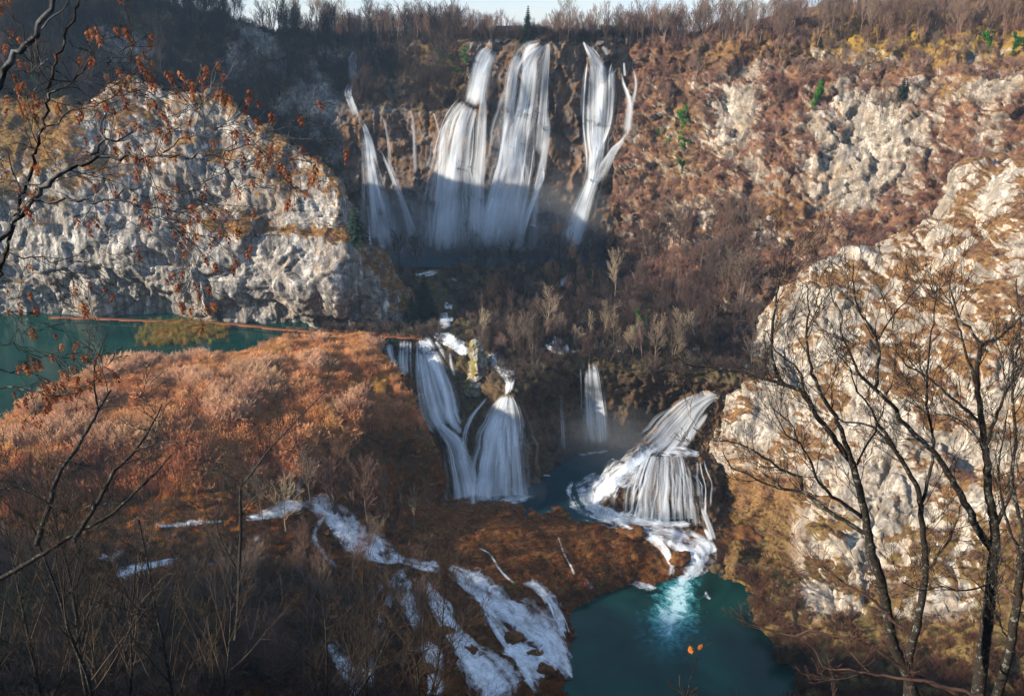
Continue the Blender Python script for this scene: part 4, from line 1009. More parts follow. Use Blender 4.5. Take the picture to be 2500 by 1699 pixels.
def blades_mesh(seed, n, h, w, spread, droop, heads=0.0, head=(0.10, 0.35), base=0.25):
    """tuft of tapering blades that bend outwards; some carry a seed plume"""
    r = np.random.default_rng(seed)
    V, F = [], []
    o = 0
    for k in range(n):
        a = r.uniform(0, 2 * math.pi); L = h * r.uniform(0.6, 1.0)
        out = np.array([math.cos(a), math.sin(a), 0]); side = np.array([-out[1], out[0], 0])
        sp = spread * r.uniform(0.1, 1.0); dr = droop * r.uniform(0.4, 1.0)
        p0 = np.array([r.normal() * base, r.normal() * base, -0.1])
        ts = np.array([0, 0.4, 0.75, 1.0])
        c = p0 + out * (sp * L * ts ** 1.2)[:, None] + np.array([0, 0, 1.0]) * (L * (ts - dr * ts ** 2.6))[:, None]
        ww = w * np.array([1.0, 0.8, 0.55, 0.1])
        side = side * math.cos(r.uniform(0, 3)) + out * math.sin(r.uniform(0, 3))
        V.append(np.stack([c - side * ww[:, None], c + side * ww[:, None]], 1).reshape(-1, 3))
        i = np.arange(3) * 2 + o
        F.append(np.stack([i, i + 1, i + 3, i + 2], 1)); o += 8
        if r.random() < heads:
            hw, hl = head
            e = c[-1]; dirn = unit(c[-1] - c[-2])
            s2 = unit(np.cross(dirn, [0.3, 0.5, 0.1]))
            q = np.array([e - dirn * hl * 0.5, e + s2 * hw, e + dirn * hl, e - s2 * hw])
            V.append(q); F.append(np.array([[o, o + 1, o + 2, o + 3]])); o += 4
    return new_mesh('tuft', np.concatenate(V), np.concatenate(F), smooth=False)

def leaf_cloud(r, n, centre, radii, size, shell=0.6, flat=0.0):
    d = r.normal(size=(n, 3)); d /= np.linalg.norm(d, axis=1)[:, None]
    rad = shell + (1 - shell) * r.random(n)
    lump = 0.75 + 0.35 * np.sin(d[:, 0] * 5 + d[:, 2] * 4) * np.cos(d[:, 1] * 6)
    c = np.asarray(centre) + d * rad[:, None] * lump[:, None] * np.asarray(radii)
    a = r.normal(size=(n, 3)); a /= np.linalg.norm(a, axis=1)[:, None]
    b = np.cross(a, r.normal(size=(n, 3))); b /= np.linalg.norm(b, axis=1)[:, None] + 1e-9
    s = size * r.uniform(0.6, 1.2, n)[:, None]
    V = np.stack([c - a * s, c + b * s * 0.6, c + a * s, c - b * s * 0.6], 1).reshape(-1, 3)
    return V, np.arange(n * 4).reshape(n, 4)

def conifer_meshes(seed, h, w, n_whorl=16, per=9, dense=8, ns=0.22):
    r = np.random.default_rng(seed)
    trunk = tube_mesh('trunk', [(np.array([(0, 0, -0.4), (0, 0, h * 0.5), (0, 0, h)]), np.array([h * 0.018, h * 0.012, 0.02]))], 6)
    V, F, o = [], [], 0
    for k in range(n_whorl):
        t = k / (n_whorl - 1)
        z = h * (0.08 + 0.9 * t); L = w * (1 - t) ** 0.85 * r.uniform(0.8, 1.1) + 0.12
        for j in range(per):
            a = 2 * math.pi * (j + r.random() * 0.8) / per
            d = np.array([math.cos(a), math.sin(a), 0.0])
            ll = L * r.uniform(0.7, 1.1)
            for q in range(dense):
                f = (q + r.random()) / dense
                c = d * ll * f + np.array([0, 0, z - 0.35 * ll * f ** 1.5]) + r.normal(size=3) * 0.05 * L
                s = ns * (1.2 - 0.6 * f) * (0.5 + 0.6 * (1 - t)) * r.uniform(0.7, 1.3)
                side = np.array([-d[1], d[0], 0]) * s * 1.1
                tip = d * s * 1.5 + np.array([0, 0, -s * 0.5])
                V.append(np.array([c - side, c + tip * 1.0, c + side, c - tip * 0.5 + np.array([0, 0, s * 0.3])])); F.append([o, o + 1, o + 2, o + 3]); o += 4
    return trunk, new_mesh('crown', np.concatenate(V), np.array(F), smooth=False)

# ------------------------------------------------------------------ plants: materials
def plant_mat(name, stops, source='random', rough=0.85, trans=0.0, jitter=0.0):
    nt = NT(name)
    if source == 'random':
        f = nt.n('ObjectInfo').outputs['Random']
        c = nt.ramp(f, stops)
    else:
        c = nt.attr('col', 'INSTANCER', 'Color')
    if jitter:
        P = pos(nt)
        k = nt.ramp(nt.noise(P, jitter, 2), [(0.3, 0.6), (0.7, 1.25)])
        c = nt.mix(1.0, c, k, 'MULTIPLY')
    s = nt.principled(c, rough, 0.1)
    if trans:
        t = nt.n('BsdfTranslucent'); nt.l(c, t.inputs['Color'])
        m = nt.n('MixShader'); m.inputs[0].default_value = trans; nt.l(s, m.inputs[1]); nt.l(t.outputs[0], m.inputs[2]); s = m.outputs[0]
    return nt.out(s)
M_TRUNK = plant_mat('grey_bark', [(0, (0.075, 0.06, 0.05)), (0.5, (0.13, 0.105, 0.085)), (1, (0.22, 0.19, 0.16))])
M_TWIG = plant_mat('bare_twigs', [(0, (0.10, 0.058, 0.045)), (0.4, (0.16, 0.095, 0.07)), (0.7, (0.13, 0.10, 0.08)), (1, (0.20, 0.15, 0.11))])
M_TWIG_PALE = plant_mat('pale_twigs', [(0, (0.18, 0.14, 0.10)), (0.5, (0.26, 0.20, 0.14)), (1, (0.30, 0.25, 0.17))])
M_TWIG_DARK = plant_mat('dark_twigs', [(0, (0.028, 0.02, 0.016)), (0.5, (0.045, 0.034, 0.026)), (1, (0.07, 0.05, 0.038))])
M_CONIFER = plant_mat('conifer_needles', [(0, (0.010, 0.022, 0.014)), (1, (0.022, 0.045, 0.024))])
M_IVY = plant_mat('ivy_leaves', [(0, (0.03, 0.12, 0.02)), (1, (0.07, 0.22, 0.03))], trans=0.25, rough=0.55)
M_STUFF = plant_mat('instance_coloured', None, 'col')
M_STUFFT = plant_mat('instance_coloured_leafy', None, 'col', trans=0.3)

# ------------------------------------------------------------------ plants: scattering
def sample(names, n, weight, vis=True, seed=0, margin=60):
    """random points on terrain vertices, chosen by weight(t) (an array over the vertices)"""
    r = np.random.default_rng(seed)
    Ps, Ns, Ws, T = [], [], [], []
    for nm in names:
        t = TERR[nm]
        w = np.clip(weight(t), 0, None) * t['area']
        if vis:
            w = w * (t['u'] > -margin) * (t['u'] < 2500 + margin) * (t['v'] > -margin * 1.5) * (t['v'] < 1699 + margin * 2) * (t['w'] > 5)
        Ps.append(t['P']); Ns.append(t['NS']); Ws.append(w)
    P = np.concatenate(Ps); N = np.concatenate(Ns); W = np.concatenate(Ws)
    if W.sum() <= 0: return np.zeros((0, 3)), np.zeros((0, 3))
    i = r.choice(len(P), size=n, p=W / W.sum())
    return P[i] + r.normal(size=(n, 3)) * np.array([0.25, 0.25, 0.0]), N[i]

def gn_scatter(name, pts, protos, scale, col, seed=0, tilt=0.12, tiltdir=None, mat=None):
    """what nobody would count: one object of kind stuff, plants set on its points"""
    n = len(pts)
    r = np.random.default_rng(seed + 99)
    me = bpy.data.meshes.new(name)
    me.vertices.add(n); me.vertices.foreach_set('co', np.ascontiguousarray(pts, np.float32).ravel())
    me.update()
    put_attr(me, 'scl', np.broadcast_to(np.asarray(scale, float), (n,)))
    rot = np.stack([r.normal(size=n) * tilt, r.normal(size=n) * tilt, r.uniform(0, 6.28, n)], 1)
    put_attr(me, 'rot', rot)
    c4 = np.ones((n, 4)); c4[:, :3] = col
    put_attr(me, 'col', c4)
    a = me.attributes.new('pick', 'INT', 'POINT'); a.data.foreach_set('value', r.integers(0, len(protos), n).astype(np.int32))
    o = link(name, me, None, kind='stuff')
    ng = bpy.data.node_groups.new(name, 'GeometryNodeTree')
    ng.interface.new_socket('Geometry', in_out='INPUT', socket_type='NodeSocketGeometry')
    ng.interface.new_socket('Geometry', in_out='OUTPUT', socket_type='NodeSocketGeometry')
    N = ng.nodes; L = ng.links
    gi = N.new('NodeGroupInput'); go = N.new('NodeGroupOutput')
    iop = N.new('GeometryNodeInstanceOnPoints')
    L.new(gi.outputs[0], iop.inputs['Points'])
    join = N.new('GeometryNodeJoinGeometry')
    for p in protos:
        oi = N.new('GeometryNodeObjectInfo'); oi.inputs['Object'].default_value = p
        g2i = N.new('GeometryNodeGeometryToInstance'); L.new(oi.outputs['Geometry'], g2i.inputs[0]); L.new(g2i.outputs[0], join.inputs[0])
    L.new(join.outputs[0], iop.inputs['Instance'])
    iop.inputs['Pick Instance'].default_value = True
    def named(nm, ty):
        q = N.new('GeometryNodeInputNamedAttribute'); q.data_type = ty; q.inputs['Name'].default_value = nm
        return q.outputs[0]
    L.new(named('pick', 'INT'), iop.inputs['Instance Index'])
    L.new(named('scl', 'FLOAT'), iop.inputs['Scale'])
    e2r = N.new('FunctionNodeEulerToRotation'); L.new(named('rot', 'FLOAT_VECTOR'), e2r.inputs[0]); L.new(e2r.outputs[0], iop.inputs['Rotation'])
    L.new(iop.outputs[0], go.inputs[0])
    m = o.modifiers.new('scatter', 'NODES'); m.node_group = ng
    return o

def proto(name, me, mat):
    me.materials.append(mat)
    return bpy.data.objects.new(name, me)

def palette(n, cols, seed=0, var=0.18, pts=None, scale=8.0):
    """colours blended between palette entries, drifting over the ground"""
    r = np.random.default_rng(seed + 5)
    cols = np.array(cols, float)
    if pts is not None:
        t = np.clip((fbm(pts / scale, 3) + 0.9) / 1.8 + r.normal(size=n) * 0.12, 0, 0.999)
    else:
        t = r.random(n) * 0.999
    x = t * (len(cols) - 1); i = x.astype(int); f = (x - i)[:, None]
    return (cols[i] * (1 - f) + cols[i + 1] * f) * np.exp(r.normal(size=n) * var)[:, None]

P_SHRUB = [proto('shrub', shrub_mesh(k, 3.0, 9, (5, 3), 0.024, 0.45 + 0.1 * (k % 3)), M_STUFF) for k in range(4)]
P_WILLOW = [proto('willow', shrub_mesh(70 + k, 2.8, 15, (6, 4), 0.012, 0.34, 0.10), M_STUFF) for k in range(4)]
P_BRUSH = [proto('brush', shrub_mesh(20 + k, 1.6, 10, (4, 2), 0.018, 0.6), M_STUFF) for k in range(3)]
P_REED = [proto('reed', blades_mesh(40 + k, 34, 2.6, 0.022, 0.22, 0.12, 0.6, (0.055, 0.30), 0.35), M_STUFFT) for k in range(3)]
P_GRASS = [proto('grass', blades_mesh(50 + k, 46, 0.85, 0.016, 0.7, 0.75, 0, base=0.16), M_STUFFT) for k in range(3)]
P_IVYL = [proto('ivy', new_mesh('ivy', *leaf_cloud(np.random.default_rng(60 + k), 60, (0, 0, 0.15), (0.8, 0.8, 0.5), 0.13, 0.2), smooth=False), M_STUFFT) for k in range(2)]

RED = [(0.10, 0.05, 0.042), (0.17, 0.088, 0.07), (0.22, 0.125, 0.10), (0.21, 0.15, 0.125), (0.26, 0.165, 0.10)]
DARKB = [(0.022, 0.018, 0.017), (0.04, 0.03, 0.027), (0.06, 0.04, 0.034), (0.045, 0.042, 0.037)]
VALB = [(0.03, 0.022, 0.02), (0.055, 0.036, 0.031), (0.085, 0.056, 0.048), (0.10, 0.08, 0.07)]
REEDC = [(0.24, 0.09, 0.045), (0.42, 0.17, 0.075), (0.52, 0.25, 0.11), (0.58, 0.32, 0.15), (0.52, 0.29, 0.08)]
RUST = [(0.10, 0.035, 0.012), (0.18, 0.065, 0.02), (0.26, 0.10, 0.028), (0.22, 0.12, 0.04)]
OCHRE = [(0.16, 0.075, 0.025), (0.27, 0.145, 0.045), (0.34, 0.21, 0.07), (0.24, 0.17, 0.05)]

def veg_w(lo=0.4, hi=0.7):
    return lambda t: sstep(lo, hi, t['veg'])
def box(t, u0, u1, v0, v1): return (t['u'] > u0) & (t['u'] < u1) & (t['v'] > v0) & (t['v'] < v1)

# hillside brush
p, n = sample(['rocky_hillside'], 5200, lambda t: sstep(0.4, 0.75, t['veg']) * (t['P'][:, 1] < 380), seed=1)
gn_scatter('hillside_brush', p, P_SHRUB + P_BRUSH, np.random.default_rng(1).uniform(0.45, 1.25, len(p)), palette(len(p), RED, 1, pts=p, scale=14), 1)
p, n = sample(['rocky_hillside'], 7000, lambda t: sstep(0.35, 0.6, t['veg']) * (t['P'][:, 1] < 340), seed=2)
gn_scatter('hillside_grass', p, P_GRASS, np.random.default_rng(2).uniform(0.7, 1.5, len(p)), palette(len(p), [(0.13, 0.055, 0.03), (0.2, 0.10, 0.04), (0.24, 0.16, 0.05), (0.17, 0.13, 0.03)], 2, pts=p, scale=11), 2)
# far rim woods: undergrowth
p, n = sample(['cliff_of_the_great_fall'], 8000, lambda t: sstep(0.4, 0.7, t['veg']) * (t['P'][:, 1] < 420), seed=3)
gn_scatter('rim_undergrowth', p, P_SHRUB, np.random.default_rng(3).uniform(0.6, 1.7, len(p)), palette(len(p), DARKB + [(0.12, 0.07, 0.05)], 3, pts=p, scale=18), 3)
# left cliff: tussocks on ledges, brush
p, n = sample(['cliff_above_the_lake'], 9000, lambda t: sstep(0.42, 0.62, t['veg']), seed=4)
gn_scatter('cliff_grass', p, P_GRASS, np.random.default_rng(4).uniform(0.5, 1.2, len(p)), palette(len(p), OCHRE, 4, pts=p, scale=9), 4)
p, n = sample(['cliff_above_the_lake'], 750, lambda t: sstep(0.5, 0.8, t['veg']), seed=5)
gn_scatter('cliff_brush', p, P_BRUSH + P_SHRUB[:1], np.random.default_rng(5).uniform(0.4, 0.9, len(p)), palette(len(p), RED + [(0.10, 0.10, 0.03)], 5, pts=p), 5)
# outcrop
p, n = sample(['pale_limestone_outcrop'], 9000, lambda t: sstep(0.42, 0.62, t['veg']) * (t['v'] < 1480), seed=6)
gn_scatter('outcrop_grass', p, P_GRASS, np.random.default_rng(6).uniform(0.45, 1.1, len(p)), palette(len(p), [(0.14, 0.055, 0.02), (0.25, 0.12, 0.035), (0.33, 0.18, 0.055), (0.2, 0.12, 0.03)], 6, pts=p, scale=9), 6)
p, n = sample(['pale_limestone_outcrop'], 1500, lambda t: sstep(0.45, 0.75, t['veg']) * (t['v'] < 1480) * (0.25 + 0.75 * sstep(2050, 2300, t['u'])), seed=7)
gn_scatter('outcrop_brush', p, P_BRUSH, np.random.default_rng(7).uniform(0.45, 1.0, len(p)), palette(len(p), RED, 7, pts=p), 7)
# valley thicket
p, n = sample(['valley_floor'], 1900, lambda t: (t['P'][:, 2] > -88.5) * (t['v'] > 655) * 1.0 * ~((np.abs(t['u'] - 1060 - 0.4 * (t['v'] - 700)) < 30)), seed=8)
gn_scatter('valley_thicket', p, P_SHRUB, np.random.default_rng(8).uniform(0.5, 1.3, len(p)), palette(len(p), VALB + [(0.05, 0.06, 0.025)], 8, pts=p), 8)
p, n = sample(['valley_floor', 'tufa_dome'], 3500, lambda t: (t['P'][:, 2] <= -88.5) * sstep(0.35, 0.6, t['veg']), seed=9)
gn_scatter('wall_grass', p, P_GRASS, np.random.default_rng(9).uniform(0.5, 1.2, len(p)), palette(len(p), [(0.05, 0.03, 0.015), (0.10, 0.05, 0.02), (0.06, 0.06, 0.02)], 9, pts=p), 9)
# marsh: reeds, willow brush
flat = lambda t: sstep(0.45, 0.75, t['NS'][:, 2])
p, n = sample(['reed_marsh_ground'], 15000, lambda t: flat(t) * (t['P'][:, 2] > -93) * (t['P'][:, 2] > LAKE_Z - 8) * ~((t['P'][:, 1] > 185) & (t['P'][:, 2] < LAKE_Z)), seed=10, margin=150)
gn_scatter('reeds', p, P_REED, np.random.default_rng(10).uniform(0.7, 1.35, len(p)) * (0.8 + 0.5 * np.clip(fbm(p / 6, 2) + 0.4, 0, 1)), palette(len(p), REEDC, 10, 0.25, pts=p, scale=12), 10, 0.10)
p, n = sample(['reed_marsh_ground'], 1500, lambda t: flat(t) * (t['P'][:, 2] > -100) * (t['P'][:, 2] > LAKE_Z - 14) * (fbm(t['P'] / 9 + 70, 2) > -0.05), seed=11, margin=150)
lowf = lambda q, k=0.0: fbm(q / 14 + 3 + k, 2)
gn_scatter('willow_brush', p, P_WILLOW, np.random.default_rng(11).uniform(0.6, 1.5, len(p)) * (1.15 + 0.9 * np.clip(lowf(p), -0.6, 0.9)), palette(len(p), [(0.22, 0.10, 0.06), (0.40, 0.165, 0.08), (0.56, 0.28, 0.14), (0.54, 0.31, 0.14), (0.50, 0.27, 0.07)], 11, 0.3, pts=p, scale=13), 11)
p, n = sample(['reed_marsh_ground'], 420, lambda t: flat(t) * (t['P'][:, 2] > -97) * (lowf(t['P'], 20) > 0.22), seed=51, margin=150)
gn_scatter('tall_willows', p, P_WILLOW, np.random.default_rng(51).uniform(1.4, 2.3, len(p)), palette(len(p), [(0.46, 0.25, 0.15), (0.60, 0.36, 0.23), (0.54, 0.35, 0.19)], 51, 0.2, pts=p), 51)
p, n = sample(['reed_marsh_ground'], 2600, lambda t: flat(t) * (t['P'][:, 2] > -95) * (lowf(t['P'], 40) > 0.12), seed=52, margin=150)
gn_scatter('golden_grass', p, P_REED, np.random.default_rng(52).uniform(0.6, 1.0, len(p)), palette(len(p), [(0.55, 0.30, 0.07), (0.62, 0.38, 0.12), (0.45, 0.20, 0.04)], 52, 0.15, pts=p), 52)
p, n = sample(['reed_marsh_ground'], 500, lambda t: flat(t) * (t['P'][:, 2] > -97) * (lowf(t['P'], 60) > 0.3), seed=53, margin=150)
gn_scatter('green_brambles', p, P_IVYL, np.random.default_rng(53).uniform(0.8, 1.8, len(p)), palette(len(p), [(0.04, 0.10, 0.02), (0.09, 0.17, 0.03), (0.12, 0.16, 0.04)], 53, 0.15, pts=p), 53)
p, n = sample(['reed_marsh_ground'], 5500, lambda t: (t['P'][:, 2] < -86) * (t['P'][:, 2] > -112) * (t['u'] < 1090), seed=12, margin=150)
gn_scatter('rust_tussocks', p, P_GRASS, np.random.default_rng(12).uniform(0.8, 2.0, len(p)), palette(len(p), [(0.16, 0.05, 0.015), (0.30, 0.10, 0.025), (0.46, 0.17, 0.035), (0.40, 0.22, 0.06)], 12, pts=p), 12, 0.2)
# green reed bed out in the lake
q = []
rr2 = np.random.default_rng(13)
while len(q) < 900:
    u, v = rr2.uniform(330, 560), rr2.uniform(785, 850)
    c = np.exp(-(((u - 450) / 75) ** 2 + ((v - 808) / 18) ** 2)) + 0.8 * np.exp(-(((u - 400) / 55) ** 2 + ((v - 836) / 8) ** 2))
    if rr2.random() < c: q.append(atZ(u, v, LAKE_Z - 0.2))
gn_scatter('lake_reeds', np.array(q), P_REED, rr2.uniform(0.5, 0.85, len(q)), palette(len(q), [(0.10, 0.13, 0.03), (0.22, 0.19, 0.05), (0.33, 0.21, 0.05), (0.28, 0.14, 0.04)], 13, pts=np.array(q), scale=6), 13)
p, n = sample(['lower_travertine_slope', 'reed_marsh_ground'], 900, lambda t: (t['u'] < 1000) * (t['v'] > 1140) * (t['v'] < 1420) * (t['P'][:, 2] < -87) * (fbm(t['P'] / 5 + 8, 2) > 0.0), seed=54, margin=100)
gn_scatter('orange_tussocks', p, P_GRASS, np.random.default_rng(54).uniform(1.6, 3.0, len(p)), palette(len(p), [(0.30, 0.09, 0.018), (0.52, 0.18, 0.03), (0.62, 0.28, 0.06), (0.36, 0.16, 0.04)], 54, 0.2, pts=p), 54, 0.15)
p, n = sample(['lower_travertine_slope'], 420, lambda t: (t['u'] < 1500) * (t['P'][:, 2] > -116) * (fbm(t['P'] / 6 + 28, 2) > 0.2), seed=55, margin=100)
gn_scatter('green_herbs', p, P_IVYL, np.random.default_rng(55).uniform(0.5, 1.2, len(p)), palette(len(p), [(0.03, 0.09, 0.015), (0.06, 0.16, 0.02), (0.10, 0.15, 0.03)], 55, 0.2, pts=p), 55)
# lower slope: rusty grass over the tufa, scrub near the streams
p, n = sample(['lower_travertine_slope'], 20000, lambda t: (t['P'][:, 2] > POOL_Z - 0.2) * (t['u'] > 560) * ~((t['P'][:, 2] < PLUNGE_Z + 0.1) & (t['v'] < 1285) & (t['u'] > 1280)) * ((t['u'] < 1590) | (t['v'] > 1400)), seed=14)
gn_scatter('mound_grass', p, P_GRASS, np.random.default_rng(14).uniform(0.6, 1.35, len(p)), palette(len(p), RUST, 14, pts=p, scale=6), 14, 0.25)
p, n = sample(['lower_travertine_slope'], 4500, lambda t: (t['u'] < 720) * 1.0, seed=15, margin=150)
gn_scatter('bank_grass', p, P_GRASS, np.random.default_rng(15).uniform(0.8, 1.6, len(p)), palette(len(p), [(0.05, 0.03, 0.015), (0.10, 0.055, 0.02), (0.06, 0.07, 0.02), (0.05, 0.075, 0.02)], 15, pts=p, scale=8), 15)
p, n = sample(['lower_travertine_slope'], 900, lambda t: (t['u'] < 1000) * (t['P'][:, 2] < -92) * 1.0 * ~((t['u'] < 560) & (t['v'] > 1420) & (t['v'] < 1640) & (fbm(t['P'] / 12, 2) > -0.2)), seed=16, margin=150)
gn_scatter('bank_scrub', p, P_SHRUB, np.random.default_rng(16).uniform(0.5, 1.2, len(p)), palette(len(p), [(0.05, 0.03, 0.022), (0.09, 0.05, 0.033), (0.13, 0.07, 0.045)], 16, pts=p), 16)

# ------------------------------------------------------------------ individual trees
TREES = [bare_tree_meshes(100 + k, 10.0, 0.14, (13, 6, 4), 3, 0.024, up=0.14, angs=(0.45, 0.8)) for k in range(3)] \
    + [bare_tree_meshes(110 + k, 10.0, 0.12, (15, 5, 4), 3, 0.024, up=0.16, angs=(0.3, 0.6), shrink=(0.25, 0.45), first=0.25) for k in range(2)] \
    + [bare_tree_meshes(120 + k, 7.0, 0.10, (8, 6, 4), 3, 0.022, up=0.12, stems=3) for k in range(2)]
for t_, c_ in TREES:
    t_.materials.append(M_TRUNK); c_.materials.append(M_TWIG)
def variant(i, trunk_mat, twig_mat):
    t, c = TREES[i][0].copy(), TREES[i][1].copy()
    t.materials.clear(); c.materials.clear(); t.materials.append(trunk_mat); c.materials.append(twig_mat)
    return t, c
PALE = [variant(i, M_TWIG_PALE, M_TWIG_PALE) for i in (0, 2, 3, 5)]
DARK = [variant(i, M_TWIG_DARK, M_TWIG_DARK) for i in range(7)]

tr = random.Random(11)
ADJ = {}
def tree(meshes, loc, s, label, group, name='bare_tree', cat='tree', rz=None, lean=0.04):
    if id(meshes[1]) in ADJ:
        label = ADJ[id(meshes[1])] + ' ' + label
    o = empty(name, tuple(loc), label=label, category=cat)
    if group: o['group'] = group
    o.rotation_euler = (tr.gauss(0, lean), tr.gauss(0, lean), tr.uniform(0, 6.28) if rz is None else rz)
    o.scale = (s * tr.uniform(0.9, 1.1),) * 2 + (s,)
    link('trunk', meshes[0], None, o); link('crown', meshes[1], None, o)
    return o

def plant_at(u, v, h_px, meshes, base_h, label, group, **kw):
    p, n = hit(u, v)
    if p is None: return None
    dep = p[1] * CP - p[2] * SP
    return tree(meshes, p + np.array([0, 0, -0.2]), h_px * dep / FPX / base_h, label, group, **kw)

HT = [10, 10, 10, 10, 10, 7, 7]
WORDS = ['round-crowned', 'wide-spreading', 'uneven-crowned', 'narrow', 'feathery narrow', 'several-stemmed', 'crooked several-stemmed']
for i in range(7):
    ADJ[id(TREES[i][1])] = WORDS[i]; ADJ[id(DARK[i][1])] = WORDS[i]
for i, j in zip(range(4), (0, 2, 3, 5)):
    ADJ[id(PALE[i][1])] = WORDS[j]
# skyline above the great fall
sky = [(1100, 100, 105), (1020, 100, 100), (925, 102, 86), (868, 103, 70), (835, 103, 90), (800, 104, 110), (775, 100, 120), (980, 100, 60), (1050, 98, 62), (1150, 98, 55), (1190, 97, 50), (1370, 97, 92), (1390, 98, 85), (1355, 98, 45), (1420, 98, 60), (1450, 98, 72), (1480, 98, 80), (1505, 98, 70), (1530, 98, 66), (1555, 98, 72), (1590, 98, 74), (1625, 97, 70), (1660, 96, 72)]
for k, (u, v, h) in enumerate(sky):
    if h >= 85:
        lab = 'tall bare tree standing up against the pale sky on the rim'
    else:
        lab = 'low rounded bare tree in the row along the rim skyline'
    i = tr.choice([0, 1, 2]) if h >= 80 else tr.choice([0, 1, 2, 5, 6])
    plant_at(u + tr.uniform(-4, 4), v + 6, h, TREES[i], HT[i], lab, 'trees on the rim skyline')
for (a, b, n) in ((840, 1200, 11), (1330, 1660, 15)):
    for k in range(n):
        i = tr.choice([0, 1, 2, 5, 6])
        plant_at(tr.uniform(a, b), tr.uniform(99, 108), tr.uniform(34, 66), TREES[i], HT[i], 'low bare tree in the row along the rim skyline', 'trees on the rim skyline')
for k in range(20):
    u = tr.uniform(430, 830); v = np.interp(u, [430, 585, 700, 830], [40, 72, 98, 104]) + tr.uniform(-2, 26)
    i = tr.choice([0, 3, 4, 1])
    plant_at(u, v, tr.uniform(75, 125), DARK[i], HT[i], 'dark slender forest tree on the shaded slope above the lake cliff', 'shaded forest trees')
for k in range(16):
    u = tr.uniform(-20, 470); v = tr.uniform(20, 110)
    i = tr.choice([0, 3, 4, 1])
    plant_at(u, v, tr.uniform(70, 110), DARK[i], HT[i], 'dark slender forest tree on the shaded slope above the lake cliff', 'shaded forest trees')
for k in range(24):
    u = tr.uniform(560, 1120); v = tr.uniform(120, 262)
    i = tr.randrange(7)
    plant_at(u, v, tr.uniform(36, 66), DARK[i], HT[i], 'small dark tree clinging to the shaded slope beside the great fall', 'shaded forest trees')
for k in range(40):
    u = tr.uniform(1640, 2520); v = np.interp(u, [1640, 1750, 1900, 2500], [96, 90, 82, 66]) + tr.uniform(-3, 22)
    i = tr.choice([0, 1, 2, 3, 4])
    plant_at(u, v, tr.uniform(60, 105), TREES[i], HT[i], 'bare brown tree in the wood along the top of the rocky hillside', 'hilltop trees')
for k in range(34):
    u = tr.uniform(1570, 2480); v = tr.uniform(120, 330) - 0.06 * (u - 1570)
    i = tr.randrange(7)
    plant_at(u, v, tr.uniform(34, 70), TREES[i], HT[i], 'small bare tree growing between rocks on the reddish hillside', 'hillside trees')
for k in range(26):
    u = tr.uniform(1560, 1860); v = tr.uniform(560, 780)
    i = tr.randrange(7)
    plant_at(u, v, tr.uniform(70, 130), TREES[i], HT[i], 'reddish bare tree in the thicket at the hillside foot', 'valley trees')
for k in range(18):
    u = tr.uniform(1180, 1560); v = tr.uniform(650, 780)
    i = tr.randrange(7)
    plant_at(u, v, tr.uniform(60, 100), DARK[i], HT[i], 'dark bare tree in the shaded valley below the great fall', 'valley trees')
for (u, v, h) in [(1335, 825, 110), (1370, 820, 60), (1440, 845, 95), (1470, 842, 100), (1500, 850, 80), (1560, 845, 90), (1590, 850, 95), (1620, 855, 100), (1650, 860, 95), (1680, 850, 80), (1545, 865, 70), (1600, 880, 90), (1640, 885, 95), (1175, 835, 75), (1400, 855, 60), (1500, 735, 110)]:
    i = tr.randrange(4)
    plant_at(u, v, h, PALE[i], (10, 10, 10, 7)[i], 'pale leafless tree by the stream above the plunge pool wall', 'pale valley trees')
for (u, v, h) in [(1275, 870, 100), (1300, 872, 85), (1255, 860, 70)]:
    i = tr.choice([5, 6]); plant_at(u, v, h, TREES[i], 7, 'russet rounded bush beside the narrow stream by the pinnacle', 'russet bushes')
for (u, v, h) in [(975, 665, 90), (1020, 680, 95), (1150, 640, 70), (1170, 700, 80), (1365, 690, 130), (1395, 690, 90)]:
    i = tr.choice([0, 1, 2]); plant_at(u, v, h, DARK[i], 10, 'gnarled black tree standing before the spray of the great fall', 'trees before the spray')

# the rest of the woods, too dense to count
def joined(pair):
    va = np.concatenate([np.array([v.co for v in m.vertices]) for m in pair])
    na = len(pair[0].vertices)
    fa = np.concatenate([np.array([p.vertices[:] for p in m.polygons]) + k for m, k in zip(pair, (0, na))])
    return new_mesh('wood', va, fa)
P_WOOD = [proto('wood', joined(TREES[i]), M_STUFF) for i in (0, 2, 3, 6)]
def wood(name, terr, n, w, smin, smax, cols, seed):
    p, _ = sample(terr, n, w, seed=seed)
    gn_scatter(name, p - np.array([0, 0, 0.3]), P_WOOD, np.random.default_rng(seed).uniform(smin, smax, len(p)), palette(len(p), cols, seed, pts=p, scale=15), seed, 0.06)
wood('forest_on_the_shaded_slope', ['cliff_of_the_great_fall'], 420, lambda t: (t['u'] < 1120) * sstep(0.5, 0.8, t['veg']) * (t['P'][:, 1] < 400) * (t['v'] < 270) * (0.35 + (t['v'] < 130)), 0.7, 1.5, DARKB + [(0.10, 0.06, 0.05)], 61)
wood('forest_on_the_rim', ['cliff_of_the_great_fall'], 260, lambda t: (t['u'] > 780) * (t['P'][:, 1] > 322) * (t['P'][:, 1] < 400) * (t['v'] < 112), 0.5, 1.0, [(0.10, 0.06, 0.05), (0.15, 0.09, 0.07), (0.20, 0.13, 0.09)], 62)
wood('hilltop_wood', ['rocky_hillside'], 420, lambda t: (t['v'] < 110) * (t['P'][:, 1] < 380) * 1.0, 0.6, 1.2, [(0.12, 0.075, 0.055), (0.17, 0.11, 0.08), (0.20, 0.14, 0.11)], 63)
